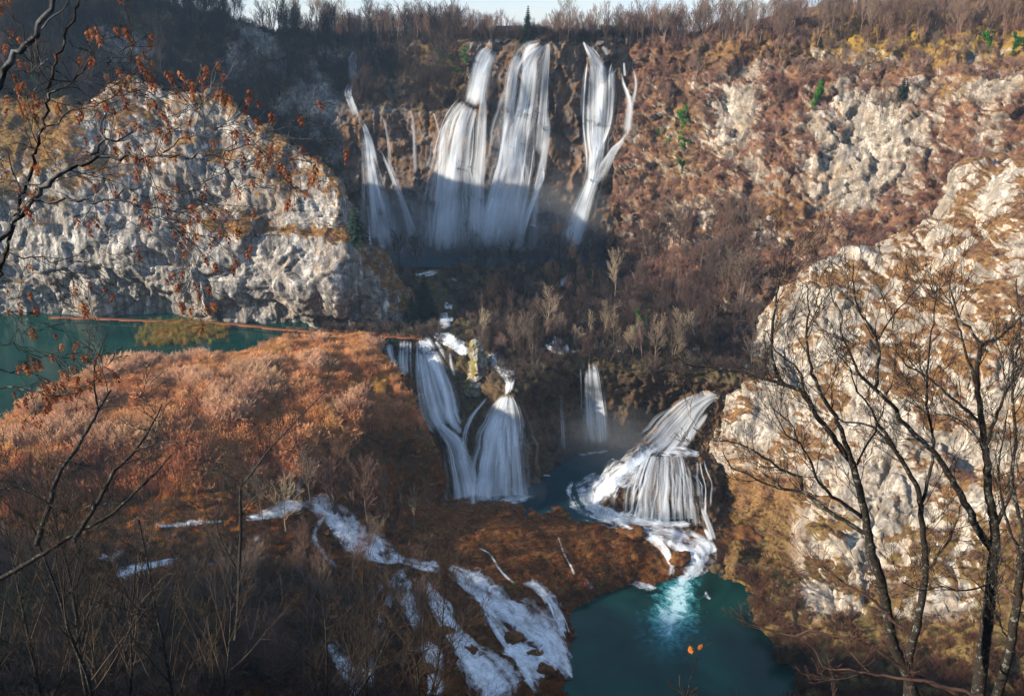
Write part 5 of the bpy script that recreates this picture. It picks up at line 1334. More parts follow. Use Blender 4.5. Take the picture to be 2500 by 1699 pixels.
wood('valley_wood', ['valley_floor', 'rocky_hillside'], 330, lambda t: (t['v'] > 600) * (t['v'] < 900) * (t['u'] > 1150) * (t['u'] < 1850) * (t['P'][:, 2] > -87) * sstep(0.4, 0.7, t['veg']), 0.5, 1.05, VALB + [(0.19, 0.12, 0.10)], 64)

# evergreens
CON = [conifer_meshes(200, 10, 2.9, 18, 11, 8, 0.42), conifer_meshes(201, 10, 3.8, 12, 10, 9, 0.55)]
for t_, c_ in CON:
    t_.materials.append(M_TRUNK); c_.materials.append(M_CONIFER)
plant_at(1286, 100, 80, CON[0], 10, 'dark green spruce standing beside the hut on the rim', None, name='spruce')
plant_at(872, 588, 95, CON[1], 10, 'dark conifer on the shoulder of the lake cliff', None, name='conifer')
plant_at(1040, 775, 110, CON[1], 10, 'black green conifer in the valley at the end of the lake cliff', None, name='conifer')
plant_at(1010, 790, 70, CON[1], 10, 'smaller black conifer tucked under the tip of the lake cliff', None, name='conifer')
plant_at(2202, 240, 52, CON[1], 10, 'lone green pine on top of the pale hillside crag', None, name='pine')
# ivy on the rim and on dead trunks
q, _ = sample(['cliff_of_the_great_fall'], 700, lambda t: np.exp(-(((t['u'] - 1105) / 40) ** 2 + ((t['v'] - 145) / 38) ** 2)) * (t['u'] < 1142), seed=21)
gn_scatter('ivy', q + np.array([0, -2.2, 1.0]), P_IVYL, np.random.default_rng(21).uniform(1.2, 2.8, len(q)), palette(len(q), [(0.012, 0.05, 0.02), (0.025, 0.11, 0.03), (0.05, 0.17, 0.04)], 21, pts=q, scale=6), 21)
def ivy_tree(u, v, h_px, label):
    p, n = hit(u, v)
    dep = p[1] * CP - p[2] * SP; h = h_px * dep / FPX
    r = np.random.default_rng(int(u + v))
    o = empty('ivy_clad_tree', tuple(p), label=label, category='tree', group='ivy clad trees')
    out = [[] for _ in range(4)]
    grow(r, (0, 0, -0.3), (r.normal() * 0.15, 0, 1), h, 0.14, 1, out, (4,), 0.05, 0.12, 0.1, (0.5, 0.9), (0.4, 0.6), 6, 0.4)
    link('trunk', tube_mesh('trunk', out[0] + out[1], 5), M_TRUNK, o)
    V, F, k = [], [], 0
    for pts, _ in out[0] + out[1]:
        for c in pts[1:]:
            a, b = leaf_cloud(r, 90, c, (h * 0.11, h * 0.11, h * 0.12), 0.22, 0.2)
            V.append(a); F.append(b + k); k += len(a)
    link('crown', new_mesh('crown', np.concatenate(V), np.concatenate(F), smooth=False), M_IVY, o)
for (u, v, h, lab) in [(1980, 285, 70, 'bright green ivy clad snag on the open hillside slope'), (1655, 345, 70, 'ivy covered trunk beside the sunlit fall, highest of three'), (1668, 380, 40, 'short ivy stump below the highest ivy trunk near the fall'),
                       (1610, 400, 80, 'broad ivy thicket tree at the hillside edge near the fall'), (1665, 425, 36, 'lowest ivy bush below the stump near the fall'), (2420, 130, 45, 'ivy wrapped trunk high on the mossy upper slope'),
                       (2468, 140, 45, 'second ivy wrapped trunk on the mossy upper slope, by the rock'), (1540, 830, 70, 'ivy covered tree among pale trees above the plunge pool')]:
    ivy_tree(u, v, h, lab)
# ------------------------------------------------------------------ boardwalk, hut, pinnacle, walker
nt = NT('weathered_boards'); P_ = pos(nt)
M_BOARD = nt.out(nt.principled(nt.ramp(nt.noise(nt.mapping(P_, (2, 2, 2)), 1.5, 3), [(0.3, (0.17, 0.06, 0.03)), (0.7, (0.30, 0.12, 0.06))]), 0.8, 0.2))
nt = NT('old_timber'); P_ = pos(nt)
M_TIMBER = nt.out(nt.principled(nt.ramp(nt.noise(nt.mapping(P_, (1, 1, 4)), 1.0, 3), [(0.3, (0.05, 0.035, 0.03)), (0.7, (0.11, 0.075, 0.06))]), 0.85, 0.15))
nt = NT('shingle_roof'); P_ = pos(nt)
M_ROOF = nt.out(nt.principled(nt.ramp(nt.noise(nt.mapping(P_, (0.6, 0.6, 4)), 1.2, 4), [(0.3, (0.05, 0.035, 0.032)), (0.7, (0.12, 0.085, 0.075))]), 0.9, 0.1))

def bars(segs, w, h):
    """square-section bars between point pairs, one mesh"""
    V, F, o = [], [], 0
    for a, b in segs:
        a = np.array(a, float); b = np.array(b, float)
        d = unit(b - a); s = np.cross(d, [0, 0, 1.0])
        s = np.array([1.0, 0, 0]) if np.linalg.norm(s) < 1e-3 else unit(s)
        u_ = np.cross(s, d)
        q = [c + s * w * i + u_ * h * j for c in (a, b) for i, j in ((-.5, -.5), (.5, -.5), (.5, .5), (-.5, .5))]
        V += q
        F += [[o, o + 1, o + 2, o + 3], [o + 7, o + 6, o + 5, o + 4]] + [[o + k, o + 4 + k, o + 4 + (k + 1) % 4, o + (k + 1) % 4] for k in range(4)]
        o += 8
    return new_mesh('bars', np.array(V), np.array(F), smooth=False)

def boardwalk(pixels, z, rail, label):
    path = np.array([atZ(u, v, z) for u, v in pixels])
    L = np.concatenate([[0], np.cumsum(np.linalg.norm(np.diff(path, axis=0), axis=1))])
    n = int(L[-1] / 0.24)
    C = _cr(path, np.interp(np.linspace(0, L[-1], n), L, np.arange(len(path))), 0.5)
    T = np.gradient(C, axis=0); T /= np.linalg.norm(T, axis=1)[:, None]
    S = np.stack([-T[:, 1], T[:, 0], 0 * T[:, 0]], 1)
    S *= np.sign(S[:, 1:2])
    root = empty('boardwalk', tuple(C[0]), label=label, category='boardwalk', group='boardwalks along the cliff foot')
    r = np.random.default_rng(3)
    def part(nm, me, mat, kind=None):
        o = link(nm, me, mat, root); o.location = tuple(-C[0])
        if kind: o['kind'] = kind
        return o
    part('deck_board', bars([(c - s * 0.1 + np.array([0, 0, r.normal() * 0.012]), c + s * 1.6 + np.array([0, 0, r.normal() * 0.012])) for c, s in zip(C, S)], 0.19, 0.06), M_BOARD, 'stuff')
    k = max(2, n // 10)
    part('beam', bars([(C[i] - S[i] * 0.02 - np.array([0, 0, 0.16]), C[j] - S[j] * 0.02 - np.array([0, 0, 0.16])) for i, j in zip(range(0, n - k, k), range(k, n, k))], 0.12, 0.2), M_BOARD)
    for i in range(0, n, 14):
        part('post', bars([(C[i] + S[i] * 0.05 - np.array([0, 0, 2.2]), C[i] + S[i] * 0.05 - np.array([0, 0, 0.04]))], 0.16, 0.16), M_TIMBER)
    if rail:
        for i in range(0, n, 16):
            part('rail_post', bars([(C[i] - S[i] * 0.02, C[i] - S[i] * 0.02 + np.array([0, 0, 1.15]))], 0.10, 0.10), M_BOARD)
        for hgt in (0.55, 1.1):
            idx = list(range(0, n, 16))
            part('rail', bars([(C[i] - S[i] * 0.02 + np.array([0, 0, hgt]), C[j] - S[j] * 0.02 + np.array([0, 0, hgt])) for i, j in zip(idx[:-1], idx[1:])], 0.07, 0.07), M_BOARD)
    return root
boardwalk([(118, 776), (230, 779), (342, 784), (450, 787), (532, 790), (610, 797), (700, 808)], LAKE_Z + 0.9, False, 'low rust brown boardwalk skirting the foot of the lake cliff beside the reed bed')
boardwalk([(700, 806), (780, 812), (850, 817), (940, 822), (1032, 829)], LAKE_Z + 1.0, True, 'boardwalk with post railing crossing above the lip of the lake fall')

# hut on the rim
hp = atY(1237, 97, 322)
hx, hy, hz = hp[0], hp[1] + 6, (ground_z(hp[0], hp[1] + 6) or hp[2]) - 0.2
hut = empty('hut', (hx, hy, hz), label='dark shingled hut half hidden by brush on the rim beside the spruce', category='hut')
W_, D_, H_ = 5.4, 3.2, 3.6
walls = []
for a, b in (((-W_, -D_), (W_, -D_)), ((W_, -D_), (W_, D_)), ((W_, D_), (-W_, D_)), ((-W_, D_), (-W_, -D_))):
    walls += [((*a, 0.2 + 0.4 * k), (*b, 0.2 + 0.4 * k)) for k in range(8)]
for k in range(8):
    link('plank', bars(walls[k::8], 0.12, 0.38), M_TIMBER, hut)
for sgn in (-1, 1):
    rv = np.array([(-W_ - .6, sgn * (D_ + .7), H_ - .7), (W_ + .6, sgn * (D_ + .7), H_ - .7), (W_ + .6, 0, H_ + 2.0), (-W_ - .6, 0, H_ + 2.0)])
    rv = np.concatenate([rv, rv + (0, 0, 0.18)])
    rf = np.array([[0, 1, 2, 3], [7, 6, 5, 4], [0, 4, 5, 1], [1, 5, 6, 2], [2, 6, 7, 3], [3, 7, 4, 0]])
    link('roof_slope', new_mesh('roof', rv, rf, smooth=False), M_ROOF, hut)
link('doorway', bars([((1.2, -D_ - 0.07, 0), (1.2, -D_ - 0.07, 2.1))], 1.0, 0.05), M_ROOF, hut)

# rock pinnacle
pb, _ = hit(1166, 945)
dep = pb[1] * CP - pb[2] * SP
ph = 128 * dep / FPX; pr = 20 * dep / FPX
zz = np.linspace(-0.08, 1.0, 60); aa = np.linspace(0, 2 * math.pi, 49)
prof = np.interp(zz, [-0.08, 0.0, 0.2, 0.4, 0.6, 0.75, 0.88, 0.96, 1.0], [1.75, 1.6, 1.25, 1.0, 1.0, 0.85, 0.62, 0.42, 0.05])
V = np.stack([(prof * pr)[:, None] * np.cos(aa) + 0.2 * pr * np.sin(zz * 5)[:, None], (prof * pr)[:, None] * np.sin(aa), np.repeat((zz * ph)[:, None], 49, 1)], -1)
nn = np.stack([np.cos(aa)[None] + 0 * zz[:, None], np.sin(aa)[None] + 0 * zz[:, None], 0 * V[..., 0]], -1)
dd = rock_disp(V.reshape(-1, 3) + 33, 0.5, 0.55, 0.3, 0.15, (2.6, 2.6, 3.2)).reshape(60, 49)
dd[:, -1] = dd[:, 0]
V = V + nn * (dd * np.interp(zz, [0, 0.9, 1], [1, 0.7, 0])[:, None])[..., None]
me = new_mesh('rock_pinnacle', V.reshape(-1, 3), grid_faces(60, 49))
fl = V.reshape(-1, 3)
put_attr(me, 'veg', np.clip(0.25 + 0.6 * fbm(fl / 2 + 9, 3) + 0.3 * (nn.reshape(-1, 3)[:, 0] < -0.3), 0, 1)); put_attr(me, 'moss', np.full(len(fl), 0.9)); put_attr(me, 'tufa', np.zeros(len(fl)))
M_PIN = make_terrain_mat('pinnacle_limestone', (0.46, 0.44, 0.38), (0.28, 0.26, 0.22), (0.12, 0.11, 0.09), GRASS_WARM, moss_col=(0.13, 0.15, 0.02))
o = link('rock_pinnacle', me, M_PIN, label='mossy pale rock pinnacle standing between the two branches of the falls', category='rock')
o.location = tuple(pb + (0, 1.0, -0.6))

# rust coloured boulder islands in the rapids
def boulder(u, v, half_px, label, mat, sq=0.6, seed=0, name='boulder', group=None):
    p, _ = hit(u, v)
    dep = p[1] * CP - p[2] * SP; R_ = half_px * dep / FPX
    th = np.linspace(0, math.pi, 22); ph_ = np.linspace(0, 2 * math.pi, 33)
    S_ = np.stack([np.sin(th)[:, None] * np.cos(ph_), np.sin(th)[:, None] * np.sin(ph_), np.cos(th)[:, None] + 0 * ph_], -1)
    d_ = 1 + 0.35 * fbm(S_.reshape(-1, 3) * 1.3 + seed * 7.7, 4).reshape(22, 33); d_[:, -1] = d_[:, 0]
    V = S_ * d_[..., None] * np.array([R_, R_ * 0.8, R_ * sq])
    me = new_mesh('boulder', V.reshape(-1, 3), grid_faces(22, 33)[:, ::-1])
    n_ = V.shape[0] * V.shape[1]
    put_attr(me, 'veg', np.clip(0.7 + 0.6 * fbm(V.reshape(-1, 3) + seed, 3), 0, 1)); put_attr(me, 'moss', np.full(n_, 0.1)); put_attr(me, 'tufa', np.full(n_, 1.0))
    o = link(name, me, mat, label=label, category=name)
    if group: o['group'] = group
    o.location = tuple(p)
boulder(1655, 1368, 30, 'rust brown boulder splitting the rapids below the tufa dome', M_MOUND, 0.75, 1)
boulder(1452, 1262, 26, 'low grassy rock at the outflow of the plunge pool', M_MOUND, 0.5, 2)
boulder(1545, 1298, 36, 'long low mossy rock edging the rapids', M_MOUND, 0.25, 3)
boulder(1750, 1392, 20, 'dark wet boulder where the rapids enter the emerald pool', M_VAL, 0.8, 4)
boulder(1128, 1040, 17, 'round wet boulder in the middle of the lake fall', M_VAL, 0.9, 5)

# a walker on the path by the upper stream
wp, _ = hit(1092, 797)
nt = NT('walker_cloth')
zc = nt.n('SeparateXYZ'); nt.l(nt.n('TexCoord').outputs['Object'], zc.inputs[0])
M_WALK = nt.out(nt.principled(nt.ramp(zc.outputs[2], [(0.0, (0.03, 0.03, 0.04)), (0.84, (0.03, 0.03, 0.04)), (0.86, (0.62, 0.42, 0.42)), (0.999, (0.62, 0.42, 0.42))], 'CONSTANT'), 0.8, 0.2))
sk = bpy.data.meshes.new('person')
J = [(0, 0, .95), (0, 0, 1.2), (0, 0, 1.42), (0, 0, 1.52), (0, -.02, 1.66), (.2, 0, 1.40), (.25, .03, 1.12), (.22, -.08, .88), (-.2, 0, 1.40), (-.26, .04, 1.12), (-.22, -.06, .88), (.1, 0, .9), (.12, -.06, .5), (.11, .02, .08), (.12, -.12, .04), (-.1, 0, .9), (-.11, .06, .5), (-.12, .16, .08), (-.12, .04, .04)]
E = [(0, 1), (1, 2), (2, 3), (3, 4), (2, 5), (5, 6), (6, 7), (2, 8), (8, 9), (9, 10), (0, 11), (11, 12), (12, 13), (13, 14), (0, 15), (15, 16), (16, 17), (17, 18)]
sk.from_pydata(J, E, [])
person = link('person', sk, M_WALK, label='walker in a pale pink jacket and dark trousers on the path by the stream', category='person')
md = person.modifiers.new('skin', 'SKIN')
for i, rad in enumerate([.15, .15, .17, .06, .11, .075, .055, .04, .075, .055, .04, .1, .075, .05, .045, .1, .075, .05, .045]):
    sk.skin_vertices[0].data[i].radius = (rad, rad)
sk.skin_vertices[0].data[0].use_root = True
person.modifiers.new('sub', 'SUBSURF').levels = 1
person.location = tuple(wp); person.rotation_euler = (0, 0, 0.6)

# ------------------------------------------------------------------ trees close to the camera
nt = NT('dark_bark'); P_ = pos(nt)
lich = nt.ramp(nt.noise(P_, 9.0, 4, 0.65), [(0.56, 0), (0.66, 1)])
M_BARK = nt.out(nt.principled(nt.mix(lich, nt.ramp(nt.noise(P_, 25, 3), [(0.3, (0.012, 0.010, 0.009)), (0.7, (0.035, 0.028, 0.024))]), (0.14, 0.16, 0.14)), 0.9, 0.15, nt.bump(nt.noise(P_, 30, 4, 0.6), 0.6, 0.03)))
nt = NT('grey_beech_bark'); P_ = pos(nt)
M_BARKG = nt.out(nt.principled(nt.mix(nt.ramp(nt.noise(P_, 6.0, 4, 0.6), [(0.45, 0), (0.6, 1)]), (0.03, 0.032, 0.035), (0.085, 0.09, 0.095)), 0.85, 0.15, nt.bump(nt.noise(P_, 20, 3), 0.4, 0.02)))
M_SEED = plant_mat('dry_seed_bracts', [(0, (0.16, 0.045, 0.018)), (0.5, (0.25, 0.075, 0.03)), (1, (0.34, 0.13, 0.055))], trans=0.35, rough=0.7)

def limb(px, Y, r0, r1, slope=0.0):
    """a limb along image points at distance Y, radii in picture pixels"""
    px = np.array(px, float)
    L = np.concatenate([[0], np.cumsum(np.linalg.norm(np.diff(px, axis=0), axis=1))])
    n = max(4, int(L[-1] / 16))
    tt = np.interp(np.linspace(0, L[-1], n), L, np.arange(len(px)))
    C = _cr(px, tt, 0.5)
    f = np.linspace(0, 1, n)
    rad_px = r0 + (r1 - r0) * f
    P3 = np.array([atY(u, v, Y + slope * t) for (u, v), t in zip(C, f)])
    dep = P3[:, 1] * CP - P3[:, 2] * SP
    P3 = P3 + np.random.default_rng(int(abs(px).sum()) % 9999).normal(size=P3.shape) * 0.012
    return P3, rad_px * dep / FPX

def near_tree(name, label, Y, trunks, limbs, bark, r, twig_len=(0.5, 1.2), per_m=3.0, kids=(5, 3), up=0.16, seeds=0, rmin=0.004, down=0.0, cat='tree', tw_r=0.011):
    allp = trunks + limbs
    root_pt = allp[0][0][0]
    o = empty(name, tuple(root_pt), label=label, category=cat)
    def part(nm, br, sides, mat):
        me = tube_mesh(nm, [(p - root_pt, q) for p, q in br], sides)
        return link(nm, me, mat, o)
    trunks = [(p_, q_ * 0.82) for p_, q_ in trunks]; limbs = [(p_, q_ * 0.85) for p_, q_ in limbs]
    for b in trunks: part('trunk', [b], 10, bark)
    for b in limbs: part('branch', [b], 8, bark)
    out = [[] for _ in range(4)]
    for b, k in [(b, 0.35) for b in trunks] + [(b, 1.0) for b in limbs]:
        p, q = b
        Lm = np.linalg.norm(np.diff(p, axis=0), axis=1).sum()
        for i in range(int(Lm * per_m * k) + 1):
            t = r.uniform(0.25, 1.0) * (len(p) - 1); j = min(int(t), len(p) - 2); f = t - j
            c = p[j] * (1 - f) + p[j + 1] * f
            d = unit(p[j + 1] - p[j])
            cc = rot_about(d, np.cross(d, r.normal(size=3)), r.uniform(0.5, 1.1))
            cc = cc * np.array([1, 0.55, 1])
            grow(r, c, cc, r.uniform(*twig_len), min(q[j] * 0.5, tw_r), 2, out, kids, rmin, 0.14, up, (0.4, 0.85), (0.4, 0.7), 6, 0.25)
    tw = [b for l in out for b in l]
    part('twigs', tw, 4, bark)['kind'] = 'stuff'
    if seeds:
        ends = [b for l in out[1:] for b in l]
        idx = r.permutation(len(ends))[:seeds]
        protos = []
        for k in range(5):
            rr_ = np.random.default_rng(900 + k); Vv, Ff = [], []
            for m in range(11):
                h = -m / 10 * 0.055; a = m * 2.4
                w_ = 0.012 * (1.0 - 0.5 * m / 10) + 0.004
                d_ = np.array([math.cos(a), math.sin(a), 0]); s_ = np.array([-d_[1], d_[0], 0])
                c0 = np.array([0, 0, h]); 
                Vv += [c0, c0 + d_ * w_ + s_ * w_ * 0.6 + (0, 0, -0.010), c0 + d_ * w_ * 1.5 + (0, 0, -0.024), c0 + d_ * w_ - s_ * w_ * 0.6 + (0, 0, -0.010)]
                Ff.append([4 * m, 4 * m + 1, 4 * m + 2, 4 * m + 3])
            me = new_mesh('seed_cluster', np.array(Vv), np.array(Ff), smooth=False); me.materials.append(M_SEED); protos.append(me)
        for k in idx:
            e = ends[k][0][-1] - root_pt
            s_ = link('seed_cluster', protos[k % 5], None, o)
            s_.location = tuple(e); s_.rotation_euler = (r.normal() * 0.2, r.normal() * 0.2, r.uniform(0, 6.28)); s_.scale = (r.uniform(0.75, 1.25),) * 3
    return o

def to_ground(px, Y, r0, r1):
    """trunk whose foot is carried down to the bank"""
    p, q = limb(px, Y, r0, r1)
    g = ground_z(p[0][0] + 0.3, p[0][1] - 0.3, p[0][2] - 0.2)
    if g is not None:
        foot = np.array([p[0][0] + 0.3, p[0][1] - 0.3, g - 0.4])
        n = max(2, int((p[0][2] - foot[2]) / 0.8))
        ext = np.array([foot + (p[0] - foot) * k / n for k in range(n)])
        p = np.concatenate([ext, p]); q = np.concatenate([np.linspace(q[0] * 1.25, q[0], n), q])
    return p, q

rN = np.random.default_rng(77)
Y = 13.0
near_tree('bare_tree', 'dark forked tree with upswept limbs before the pale outcrop, beside the pool', Y,
    [to_ground([(2240, 1720), (2220, 1655), (2189, 1589), (2171, 1531), (2160, 1460), (2138, 1376), (2120, 1305), (2107, 1230), (2094, 1177), (2082, 1128)], Y, 17, 10)],
    [limb([(2082, 1128), (2043, 1084), (2020, 1049), (1990, 1009), (1964, 963), (1913, 938), (1869, 927), (1815, 908), (1774, 901), (1716, 896), (1665, 888), (1640, 872)], Y, 9, 1.6, 0.8),
     limb([(2082, 1128), (2069, 1097), (2056, 1058), (2038, 1018), (2016, 982), (2001, 949), (1983, 912), (1974, 868), (1968, 828), (1974, 784), (1974, 733), (1970, 692)], Y, 8, 1.5, -0.6),
     limb([(1920, 942), (1897, 919), (1886, 872), (1884, 828), (1888, 784), (1895, 740), (1902, 696), (1913, 641), (1922, 604)], Y + 0.5, 6, 1.3, 0.5),
     limb([(1985, 1000), (1966, 960), (1954, 912), (1925, 880), (1891, 853), (1872, 810)], Y + 0.2, 5, 1.3, 0.4),
     limb([(2118, 1300), (2109, 1300), (2043, 1261), (1990, 1221), (1954, 1199), (1883, 1186), (1821, 1155), (1786, 1142), (1764, 1100)], Y, 7, 1.5, 0.9),
     limb([(2106, 1262), (2043, 1217), (1998, 1177), (1981, 1133), (1950, 1084), (1919, 1058), (1890, 1000)], Y, 6, 1.4, -0.5),
     limb([(1960, 1200), (1954, 1168), (1901, 1142), (1848, 1106), (1795, 1080), (1740, 1075), (1693, 1044)], Y + 0.5, 4.5, 1.3, 0.6),
     limb([(2090, 1132), (2120, 1080), (2150, 1020), (2160, 975), (2180, 930)], Y, 4, 1.2, 0.4),
     limb([(1950, 1084), (1935, 1040), (1905, 1010), (1880, 985)], Y - 0.3, 3, 1.2, 0.2)],
    M_BARK, rN)
Y = 14.5
near_tree('bare_tree', 'slimmer dark tree leaning over from the same bank, second stem beside the forked tree', Y,
    [to_ground([(2215, 1720), (2220, 1606), (2237, 1531), (2251, 1460), (2260, 1376), (2251, 1288), (2242, 1199), (2220, 1155), (2180, 1089), (2144, 1035)], Y, 14, 5)],
    [limb([(2190, 1105), (2160, 1070), (2118, 1036), (2063, 1029), (2030, 1005), (2000, 960)], Y, 4.5, 1.2, 0.6), limb([(2246, 1240), (2270, 1150), (2278, 1060), (2260, 980), (2265, 900), (2272, 830), (2280, 760), (2290, 690)], Y, 5, 1.2, 0.5),
     limb([(2144, 1035), (2120, 985), (2090, 950), (2075, 900), (2040, 860)], Y, 4, 1.2, -0.4), limb([(2255, 1400), (2300, 1340), (2330, 1290), (2345, 1230)], Y, 5, 1.3, -0.4)],
    M_BARK, rN)
Y = 14.0
near_tree('bare_tree', 'heavy dark tree with a long diagonal limb, rooted by the frame edge over the gorge', Y,
    [to_ground([(2385, 1720), (2392, 1655), (2401, 1589), (2414, 1465), (2423, 1398), (2428, 1336), (2428, 1274), (2414, 1195), (2405, 1088), (2400, 1044), (2389, 971), (2387, 901), (2396, 843)], Y, 20, 6)],
    [limb([(2423, 1341), (2392, 1301), (2361, 1235), (2335, 1190), (2308, 1146), (2273, 1097), (2237, 1062), (2193, 1018), (2184, 996), (2151, 963), (2118, 934), (2096, 908), (2082, 876), (2071, 850), (2052, 813), (2056, 777), (2040, 735)], Y, 12, 1.6, 0.8),
     limb([(2136, 949), (2144, 879), (2142, 828), (2122, 795), (2093, 744), (2085, 696), (2082, 645)], Y + 0.5, 5.5, 1.3, 0.4), limb([(2142, 830), (2162, 799), (2195, 755), (2235, 707), (2258, 680)], Y + 0.6, 3.5, 1.1, 0.3),
     limb([(2396, 843), (2370, 800), (2345, 784), (2330, 740), (2318, 690), (2330, 640)], Y, 5, 1.2, 0.5), limb([(2396, 843), (2433, 824), (2484, 784), (2520, 740)], Y, 5, 1.5, -0.3),
     limb([(2389, 960), (2372, 900), (2356, 865), (2338, 791), (2320, 740), (2290, 700)], Y, 5, 1.2, 0.5), limb([(2400, 1040), (2360, 1000), (2300, 950), (2260, 915), (2210, 890), (2185, 850)], Y, 5.5, 1.3, 0.6),
     limb([(2405, 1090), (2440, 1000), (2470, 930), (2500, 880)], Y, 6, 1.8, -0.4), limb([(2428, 1290), (2460, 1220), (2500, 1170)], Y, 7, 3, -0.3), limb([(2410, 1130), (2380, 1060), (2330, 1020), (2290, 1010)], Y, 4, 1.2, 0.3),
     limb([(2420, 1420), (2360, 1440), (2300, 1432), (2250, 1440), (2200, 1420)], Y - 0.5, 4, 1.3, -0.3)],
    M_BARK, rN, per_m=3.2)
Y = 12.0
near_tree('bare_tree', 'mossy grey stem at the frame edge beside the heavy diagonal-limbed tree', Y,
    [to_ground([(2430, 1720), (2441, 1673), (2467, 1567), (2485, 1465), (2494, 1354), (2510, 1240)], Y, 14, 10)],
    [limb([(2467, 1567), (2430, 1500), (2400, 1440), (2350, 1400)], Y, 4, 1.3, 0.3), limb([(2494, 1354), (2460, 1280), (2440, 1180), (2445, 1080), (2460, 1000)], Y, 5, 1.5, 0.3), limb([(2498, 1300), (2470, 1180), (2480, 1060), (2470, 940), (2490, 800), (2480, 680)], Y, 6, 1.6, 0.5)], M_BARK, rN)
Y = 11.0
near_tree('dead_branch', 'fallen branch with peeling reddish bark reaching over the emerald pool', Y, [limb([(2330, 1690), (2184, 1615), (2131, 1580), (2078, 1558), (2020, 1551), (1981, 1538), (1945, 1549), (1892, 1544), (1848, 1527), (1799, 1509)], Y, 7, 1.5, 0.5)],
    [limb([(2200, 1530), (2158, 1491), (2113, 1451), (2051, 1416), (2012, 1385), (1941, 1394), (1900, 1370)], Y + 0.4, 5, 1.3, 0.4), limb([(2400, 1700), (2308, 1677), (2242, 1660), (2167, 1651), (2087, 1637), (2012, 1629), (1990, 1589), (1960, 1560)], Y - 0.5, 6, 1.3, 0.3)],
    plant_mat('peeling_bark', [(0, (0.06, 0.038, 0.03)), (1, (0.09, 0.05, 0.04))]), rN, per_m=1.2, cat='branch')

# hornbeam with hanging seed clusters over the lake
Y = 6.0
near_tree('hornbeam_tree', 'slender dark hornbeam hung with rust seed clusters, framing the lake cliff', Y,
    [limb([(-40, 760), (0, 665), (22, 590), (53, 474), (89, 368), (106, 306), (119, 217), (133, 155), (164, 80), (195, -10)], Y, 8, 4)],
    [limb([(119, 215), (89, 151), (66, 93), (27, 27), (0, -10)], Y, 3.2, 1.3, 0.2), limb([(124, 222), (168, 208), (199, 177), (217, 133), (235, 90)], Y, 3.2, 1.1, -0.3),
     limb([(106, 319), (146, 293), (199, 266), (260, 240), (330, 215)], Y, 3.4, 1.0, -0.4), limb([(89, 368), (60, 330), (30, 310), (0, 300)], Y, 2.5, 1.1, 0.2), limb([(53, 474), (36, 420), (20, 370), (0, 350)], Y, 3, 1.2, 0.2),
     limb([(18, 625), (89, 629), (146, 629), (213, 607), (250, 600)], Y, 3, 1.0, -0.3), limb([(60, 450), (120, 440), (180, 430), (250, 445)], Y, 2.6, 1.0, -0.3)],
    M_BARK, rN, (0.25, 0.55), 5.0, (4, 3), -0.02, 120, 0.0022, tw_r=0.005)
near_tree('hornbeam_tree', 'hornbeam with smooth pale grey limbs spreading rust seed clusters across the cliff', Y,
    [limb([(-80, 640), (0, 581), (44, 532), (98, 465), (146, 425), (213, 394), (248, 381)], 5.6, 11, 6.5)],
    [limb([(240, 383), (310, 386), (399, 381), (470, 385), (532, 376), (593, 361), (646, 330)], 5.6, 5.5, 1.3, -0.5), limb([(230, 385), (235, 355), (253, 341), (293, 343), (330, 320)], 5.6, 6, 2, 0.2),
     limb([(84, 492), (177, 483), (230, 494), (275, 488), (328, 505), (377, 527), (421, 554), (465, 588)], 5.6, 5.5, 1.2, -0.4), limb([(260, 492), (310, 462), (360, 455), (420, 470)], 5.5, 3, 1.0, -0.2), limb([(330, 505), (400, 510), (450, 520), (500, 510)], 5.4, 3, 1.0, -0.2),
     limb([(400, 381), (430, 350), (470, 330), (530, 325)], 5.3, 3, 1.0, -0.2), limb([(252, 341), (248, 300), (262, 265), (300, 235)], 5.6, 3.5, 1.0, 0.2)],
    M_BARKG, rN, (0.25, 0.6), 6.0, (4, 3), -0.03, 170, 0.0022, tw_r=0.005)
near_tree('beech_limb', 'thick smooth grey limb crossing the corner of the sky and forest', 5.0,
    [limb([(-60, 290), (0, 208), (27, 146), (75, 98), (115, 27), (140, -20)], 5.0, 13, 8)], [limb([(27, 175), (60, 180), (100, 176)], 5.0, 3, 1.0, 0.1), limb([(90, 75), (140, 35), (170, 10)], 5.0, 3.5, 1.5, 0.1)], M_BARKG, rN, (0.2, 0.4), 1.5, rmin=0.003, tw_r=0.005, cat='branch')
near_tree('hornbeam_branch', 'drooping hornbeam branches with seed clusters over the teal lake', Y,
    [limb([(-60, 940), (0, 945), (76, 953), (152, 964), (213, 941), (266, 915)], Y, 4, 1.2, -0.3)],
    [limb([(-60, 850), (0, 835), (50, 850), (110, 870), (160, 900)], Y, 3, 1.0, -0.2), limb([(-40, 800), (0, 770), (50, 760), (100, 765)], Y, 3, 1.0, 0.2), limb([(-40, 900), (30, 905), (90, 915), (130, 935)], Y, 3, 1.0, 0.1)],
    M_BARK, rN, (0.2, 0.42), 6.0, (4, 3), -0.04, 90, 0.0022, tw_r=0.005, cat='branch')

